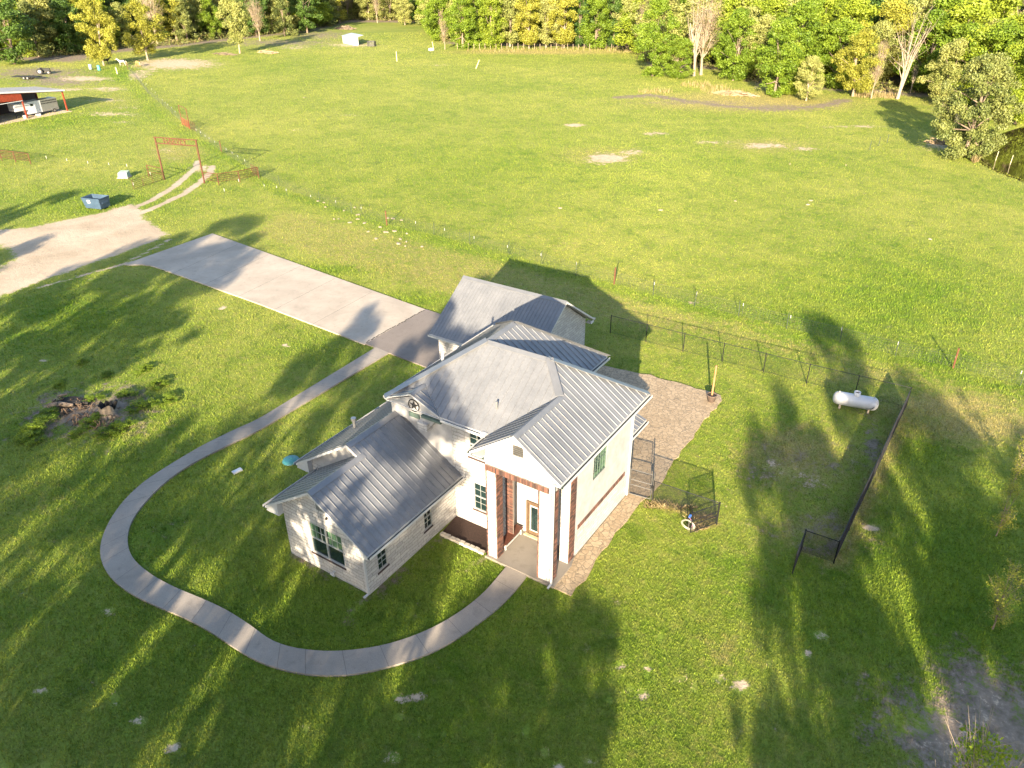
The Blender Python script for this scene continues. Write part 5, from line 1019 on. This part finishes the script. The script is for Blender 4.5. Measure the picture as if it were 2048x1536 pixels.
def plant(key, x, y, h, label, cat='tree', group=None, wid=1.0, var=None, name=None, z=0):
    L, H = KINDS[key]; i = (var if var is not None else random.randrange(len(L))) % len(L); nm = name or {'oak': 'oak_tree', 'pine': 'pine_tree', 'bush': 'bush', 'sapling': 'sapling', 'dead': 'dead_tree', 'bare': 'bare_tree', 'olive': 'cedar_tree'}.get(key, 'leafy_tree')
    tm, cm = L[i]; r_ = empty(nm, (x, y, z), random.uniform(0, 6.28)); s = h/H; r_.scale = (s*wid, s*wid, s)
    put('trunk', tm, r_); put('crown', cm, r_); tag(r_, label, cat, group); return r_
random.seed(77)
# trees beyond the bottom and left of the frame whose long shadows cross lawn, roofs and driveway
def qs(q_, s_): return (.9239*q_-.3827*s_, .3827*q_+.9239*s_)
SHADE = [('shade', -50, 4, 24, 1.15), ('shade', -45.5, 4, 21.5, 1.1), ('shade', -54, 8, 20, 1.2), ('shade', -79, 24, 20, .8), ('shade', -69, 12, 18, .85), ('shade', -92, 14, 21, 1.0),
         ('shade', -24.5, -6, 20, .8), ('shade', -16, -6, 22, .85), ('shadesparse', -10.8, -8, 21, .7), ('shadesparse', -20, -22, 21, 1.1), ('shadesparse', -31, -10, 15, 1.0), ('shadesparse', -36, -22, 19, 1.0), ('shadesparse', -28, -30, 21, 1.0),
         ('shadesparse', -12, -24, 17, 1.0), ('shade', -5.5, -22, 15, 1.1), ('shade', -1.5, -14, 12.5, 1.1), ('shadesparse', -42, -18, 17, 1.0),
         ('shade', 15.6, -12, 23.5, .55), ('shadesparse', 20.5, -12, 20, .9), ('shade', 26, -13, 18, 1.1), ('shadesparse', 10.5, -12, 19, .7), ('shade', 33, -10, 16, 1.1), ('shade', 22, -30, 19, 1.0), ('shadesparse', 12, -32, 18, 1.0), ('shadesparse', 29, -32, 20, 1.0), ('shade', 40, -12, 17, 1.1), ('shade', 13.5, -10, 15.5, 1.15), ('shade', 18.5, -10, 15, 1.15), ('shadesparse', 8.5, -14, 18, .6), ('shade', -3, -13, 12.5, 1.1), ('shadesparse', -7, -9, 11, 1.0)]
for i, (ky, q_, s_, h, wd) in enumerate(SHADE):
    x, y = qs(q_, s_); plant(ky, x, y, h, 'tall leafy tree outside the picture shading the lawn', group='trees shading the lawn from outside the picture', wid=wd, var=i, name='shade_tree')
def P(key, px, py, h, label, wid=1.0, var=0, group=None, cat='tree'):
    p = g(px, py); return plant(key, p[0], p[1], h, label, cat, group, wid, var)
FG = 'trees along the edge of the pasture'
P('dark', 30, 128, 21, 'broad yellow green tree overhanging the left edge above the barn', 1.25, 0, FG); P('lime', 66, 112, 14, 'yellow green tree between the left edge tree and the dark gap', .95, 0, FG)
P('oak', 208, 131, 17.5, 'golden tree right behind the teal barrel', .82, 0, FG); P('oak', 296, 120, 15.5, 'round golden tree behind the tan horse', 1.05, 1, FG)
P('big', 480, 107, 17, 'big pale trunked oak with golden crown above a brush heap', .9, 0, FG); P('dark', 130, 98, 20, 'dark tree in the gap left of the golden trees', 1, 1, FG)
P('dark', 615, 66, 19, 'dense dark green tree left of the white shed', .95, 0, FG); P('olive', 570, 72, 16, 'olive tree just left of the dense dark green tree', 1.0, 0, FG); P('bare', 520, 82, 14, 'brown leafless tree right of the big oak', 1.1, 0, FG)
P('bare', 680, 46, 19, 'tan budding tree behind the dark brush pile', 1.4, 1, FG); P('bare', 755, 46, 15, 'thin grey tree above the far meadow corner', .8, 0, FG); P('pale', 810, 50, 12, 'low pale green tree at the back of the meadow corner', 1.1, 0, FG); P('elm', 858, 56, 16, 'arching green tree left of the bare brown tree', .9, 1, FG)
P('bare', 890, 99, 8.5, 'small bare brown tree at the left end of the far treeline', 1.0, 1, FG)
row = [(925, 97, 'elm', 1.0), (952, 94, 'elm', .9), (985, 96, 'lime', .9), (1020, 94, 'pale', .95), (1058, 97, 'oak', .85), (1092, 95, 'pale', .9), (1128, 96, 'oak', .9), (1158, 94, 'dark', .8), (1190, 97, 'elm', 1.0), (1226, 95, 'dark', .8), (1252, 97, 'pale', .9)]
nm_ = ['tall vivid green tree first in the far treeline', 'vivid green tree second from the left of the far treeline', 'lime green tree in the left part of the far treeline', 'pale green tree left of the golden one in the far treeline', 'golden tree near the middle of the far treeline', 'pale tree right of the first golden tree in the far treeline', 'second golden tree of the far treeline', 'dark tree right of the second golden tree in the far treeline', 'bright green tree in the right part of the far treeline', 'dark tree left of the last pale tree in the far treeline', 'last pale tree of the far treeline beside the large green tree']
for i, (px, py, ky, wd) in enumerate(row): P(ky, px, py, 17+1.5*math.sin(i*2.3), nm_[i], wd, i, FG)
P('elm', 1305, 152, 17.5, 'large bright green tree standing forward of the far treeline', .85, 0, FG); P('elm', 1355, 157, 9.5, 'low round green tree at the foot of the large bright green tree', 1.15, 1, FG)
P('dead', 1388, 152, 18.5, 'tall forked bare tree with pale trunks right of the large green tree', 1.1, 0, FG); P('bare', 1402, 150, 19, 'grey leafless tree behind the pale forked trunks', 1.2, 0, FG)
P('elm', 1466, 161, 15.5, 'green tree with brown trunk right of the pale forked tree', .95, 2, FG); P('elm', 1548, 192, 15, 'broad green tree over the muddy pasture corner', 1.0, 0, FG); P('lime', 1578, 190, 10, 'slim yellow green tree right of the broad green tree', .8, 0, FG)
P('pale', 1612, 202, 8.5, 'small round yellow green tree at the mud edge', 1.1, 1, FG); P('oak', 1705, 193, 13, 'yellow flowering tree left of the white dead tree', 1.0, 0, FG); P('bare', 1742, 197, 11, 'thin bare tree between the yellow tree and the white dead tree', .7, 1, FG)
P('dead', 1795, 198, 17, 'white dead tree with forking bare limbs', 1.2, 1, FG); P('dead', 1820, 188, 7, 'broken white dead trunk right of the big dead tree', .6, 0, FG)
P('pine', 1928, 312, 14.6, 'dense dark olive pine standing at the pond edge', .88, 0, FG)
P('lime', 2030, 248, 13, 'bright lime green tree behind the pine at the right edge', 1.0, 1, FG); P('lime', 2085, 236, 15, 'bright lime green tree at the far right behind the pond', 1.1, 0, FG); P('pale', 1885, 212, 12, 'pale green tree left of and behind the pine', 1.1, 0, FG); P('lime', 2055, 190, 17, 'tall lime green tree rising high behind the pond', 1.3, 0, FG); P('elm', 1960, 215, 16, 'bright green tree high behind the pine', 1.2, 1, FG); P('lime', 1995, 240, 13, 'yellow green tree just behind the pine', .9, 1, FG)
# wood behind: scattered individuals, deterministic
FR = [(-260, 95), (0, 118), (150, 112), (240, 98), (350, 92), (420, 82), (520, 72), (640, 56), (700, 40), (860, 44), (885, 86), (1000, 88), (1275, 90), (1290, 125), (1440, 138), (1530, 172), (1650, 178), (1860, 190), (1960, 225), (2060, 235), (2250, 215)]
FRW = np.array([g2(*p) for p in FR])
rg = np.random.default_rng(21); placed = []; cnt = 0
keys = ['elm', 'dark', 'pale', 'pale', 'olive', 'lime', 'bare', 'elm', 'pale', 'big', 'elm', 'oak']
kl = {'elm': 'bright green broadleaf tree in the wood behind the pasture', 'dark': 'dark green tree in the wood behind the pasture', 'pale': 'pale green tree in the wood behind the pasture', 'oak': 'golden leafed tree in the wood behind the pasture', 'olive': 'olive green cedar in the wood behind the pasture', 'lime': 'lime green tree in the wood behind the pasture', 'bare': 'bare grey tree in the wood behind the pasture', 'big': 'tall open crowned pale tree in the wood behind the pasture'}
d = np.r_[0, np.cumsum(np.hypot(*np.diff(FRW, axis=0).T))]
for depth in range(9):
    s = rg.uniform(0, 4)
    while s < d[-1]:
        x0 = np.interp(s, d, FRW[:, 0]); y0 = np.interp(s, d, FRW[:, 1]); rr_ = np.hypot(x0, y0); off_ = 5+depth*7.5+rg.uniform(-2.5, 2.5); x = x0*(1+off_/rr_); y = y0*(1+off_/rr_)
        if all((x-a)**2+(y-b_)**2 > 22 for a, b_ in placed):
            left = x/y < -1.15; ky = keys[rg.integers(len(keys))]
            if left and rg.random() < .5: ky = ['dark', 'dark', 'oak', 'olive', 'big'][rg.integers(5)]
            if x/y > -.45 and rg.random() < .45: ky = ['elm', 'lime', 'pale', 'lime', 'bare'][rg.integers(5)]
            placed.append((x, y)); plant(ky, x, y, float(rg.uniform(13, 19))+(2.5 if depth > 4 else 0), kl[ky], group=kl[ky].split(' in the')[0]+'s of the wood', wid=float(rg.uniform(1.0, 1.3)), var=int(rg.integers(4))); cnt += 1
        s += rg.uniform(5.5, 9.5)*(1.25 if rr_ > 200 else 1)
print('wood trees', cnt)
# undergrowth (uncountable) along the wood's edge
def undergrowth():
    rg = np.random.default_rng(8); n = 52000; s = rg.uniform(0, d[-1], n); x0 = np.interp(s, d, FRW[:, 0]); y0 = np.interp(s, d, FRW[:, 1]); rr_ = np.hypot(x0, y0)
    o_ = rg.uniform(1, 14, n); x = x0*(1+o_/rr_)+rg.normal(0, .6, n); y = y0*(1+o_/rr_)+rg.normal(0, .6, n); bump_ = (np.sin(s*.31)+np.sin(s*.13+1)+np.sin(s*.83+2))*.5+1.2
    keep = ~inpoly(x, y, POND); x, y, bump_ = x[keep], y[keep], bump_[keep]; n = len(x)
    z = rg.random(n)**1.3*1.3*np.clip(bump_, .15, 3); a = rg.uniform(0, 6.28, n); t = rg.normal(size=(n, 3)); t /= np.linalg.norm(t, axis=1)[:, None]; t2 = np.cross(t, rg.normal(size=(n, 3))); t2 /= np.linalg.norm(t2, axis=1)[:, None]; P_ = np.c_[x, y, z]; sz_ = rg.uniform(.2, .5, n)[:, None]
    V = np.stack([P_-t*sz_, P_+t2*sz_*.6, P_+t*sz_], 1).reshape(-1, 3); me = bpy.data.meshes.new('undergrowth'); me.vertices.add(3*n); me.vertices.foreach_set('co', V.ravel()); me.loops.add(3*n); me.loops.foreach_set('vertex_index', np.arange(3*n)); me.polygons.add(n); me.polygons.foreach_set('loop_start', np.arange(n)*3); me.polygons.foreach_set('loop_total', np.full(n, 3)); me.update(calc_edges=True)
    at = me.attributes.new('tint', 'FLOAT', 'POINT'); at.data.foreach_set('value', np.repeat(rg.random(n), 3).astype(np.float32)); me.materials.append(M['lolive']); me.materials.append(M['lbud']); me.polygons.foreach_set('material_index', (rg.random(n) < .3).astype(np.int32))
    tag(put('undergrowth', me), 'low scrub and leaf litter along the foot of the wood', 'undergrowth', None, 'stuff')
undergrowth()
def reeds(ells, name, label, n, hmin, hmax, seed):
    rg = np.random.default_rng(seed); V = []; 
    for (cx_, cy_, rx, ry) in ells:
        for _ in range(n):
            a = rg.uniform(0, 6.28); r_ = rg.random()**.5; p = g(cx_+rx*r_*math.cos(a), cy_+ry*r_*math.sin(a)); h = rg.uniform(hmin, hmax); t = rg.uniform(0, 3.14); w_ = .05; dx, dy = math.cos(t)*w_, math.sin(t)*w_
            V += [(p[0]-dx, p[1]-dy, -.05), (p[0]+dx, p[1]+dy, -.05), (p[0]+rg.normal(0, .2), p[1]+rg.normal(0, .2), h)]
    n_ = len(V)//3; me = bpy.data.meshes.new(name); me.from_pydata(V, [], [(3*i, 3*i+1, 3*i+2) for i in range(n_)]); at = me.attributes.new('tint', 'FLOAT', 'POINT'); at.data.foreach_set('value', np.repeat(rg.random(n_), 3).astype(np.float32)); me.materials.append(M['reed']); tag(put(name, me), label, 'dry grass', None, 'stuff')
reeds([(1725, 192, 22, 4), (1755, 192, 30, 5), (1780, 194, 18, 4), (1430, 178, 32, 7), (1450, 186, 40, 5), (1310, 184, 36, 4), (1390, 170, 30, 6), (1075, 99, 75, 2), (1180, 100, 80, 3), (1250, 103, 40, 3), (990, 102, 60, 2)], 'dry_reeds', 'tan dry reeds and tall dead grass at the foot of the wood', 200, .3, 1.2, 3)
reeds([(1345, 1015, 55, 3), (1320, 1008, 30, 3), (1400, 1035, 30, 3), (1395, 1055, 20, 6)], 'dry_tufts', 'tuft line of dry grass under the yard fence', 150, .08, .2, 4)
reeds([(1900, 285, 40, 6), (1935, 300, 25, 6), (1950, 322, 8, 3)], 'pond_reeds', 'dry reeds on the pond bank', 120, .4, 1.3, 5)
# rough rail fence under the far treeline
root = empty('treeline_fence', (*g2(1100, 101), 0)); tag(root, 'old fence of thin pale posts along the foot of the far treeline', 'fence'); off = (*g2(1100, 101), 0); ws = MB(off); prev = None
for i in range(34):
    p = g2(915+i*11, 98+.012*i*11*.25); MB(off).tube((*p, 0), (*p, 1.5+.4*random.random()), .09, n=5).build('post', M['pale'], root)
    if prev: 
        for z in (.5, 1.0, 1.4): ws.tube((*prev, z), (*p, z), .012, n=3, cap=False)
    prev = p
ws.build('wire', M['wire'], root)
# saplings and shrubs nearer
P('sapling', 1992, 1072, 3.6, 'thin budding sapling with tan twigs on the lawn near the right edge', 1.0, 0, None, 'sapling'); P('sapling', 1985, 1258, 4.0, 'brown leafless shrub lower down near the right edge', 1.2, 1, None, 'sapling'); P('sapling', 2030, 960, 3.2, 'orange budding shrub right against the right edge', 1.1, 1, None, 'sapling')
kind('limebush', 'llime', 9, 5.0, 2.2, 46, 2600, .13, 'vase', 'pale', (41,), .5, .10, 30, .7, 5)
for (px, py, zt, lb) in ((2010, 1475, 9.6, 'lime green budding treetop poking in at the lower right corner'), (1925, 1530, 8.4, 'small lime treetop left of the corner one at the bottom edge')):
    p = g(px, py, zt); plant('limebush', p[0]+.2, p[1]-.6, zt+.2, lb, var=0, name='budding_tree', cat='tree', wid=.8)
kind('weed', 'lgreen', 1.6, .02, 1.6, 40, 3600, .15, 'round', 'bark', (51, 52), .45, .03, 6, .4, flat=.5)
# weedy green clumps near the stumps and pond
for i, (px, py, h) in enumerate(((185, 800, .5), (240, 858, .7), (75, 858, .8), (320, 770, .6), (185, 845, .6), (215, 750, .4), (290, 740, .5), (100, 830, .6), (285, 815, .7), (60, 880, .7), (120, 770, .4), (205, 870, .5), (255, 790, .5), (165, 725, .4), (340, 800, .5), (150, 870, .4))):
    P('weed', px, py, h*.75, 'low leafy green weed clump around the burnt stumps', 1.9, i, 'weed clumps around the stumps', 'weeds')
for i, (px, py, h, lb) in enumerate(((1950, 300, 3.0, 'rounded bush on the bank right under the pine'), (1920, 270, 2.5, 'small bush left of the pond bank'))): P('bush', px, py, h, lb, 1.1, i, None, 'bush')
# thin posts in the pasture and pond
for i, (px, py) in enumerate(((1739, 300), (1757, 292), (1774, 286))):
    p = g(px, py); o = MB().tube((0, 0, 0), (0, 0, 1.5), .05, n=5).build('marker_post', M['tpost']); o.location = (p[0], p[1], 0); tag(o, ['leftmost', 'middle', 'rightmost'][i]+' of three thin dark posts in the pasture left of the pond', 'post', 'thin posts left of the pond')
for (px, py, lb) in ((1992, 318, 'thin pale stake standing in the pond nearer the bank'), (2021, 326, 'thin pale stake standing in the pond nearer the right edge')):
    p = g(px, py); o = MB().tube((0, 0, -.4), (0.05, 0, 1.2), .05, n=5).build('pond_stake', M['cream']); o.location = (p[0], p[1], 0); tag(o, lb, 'stake')
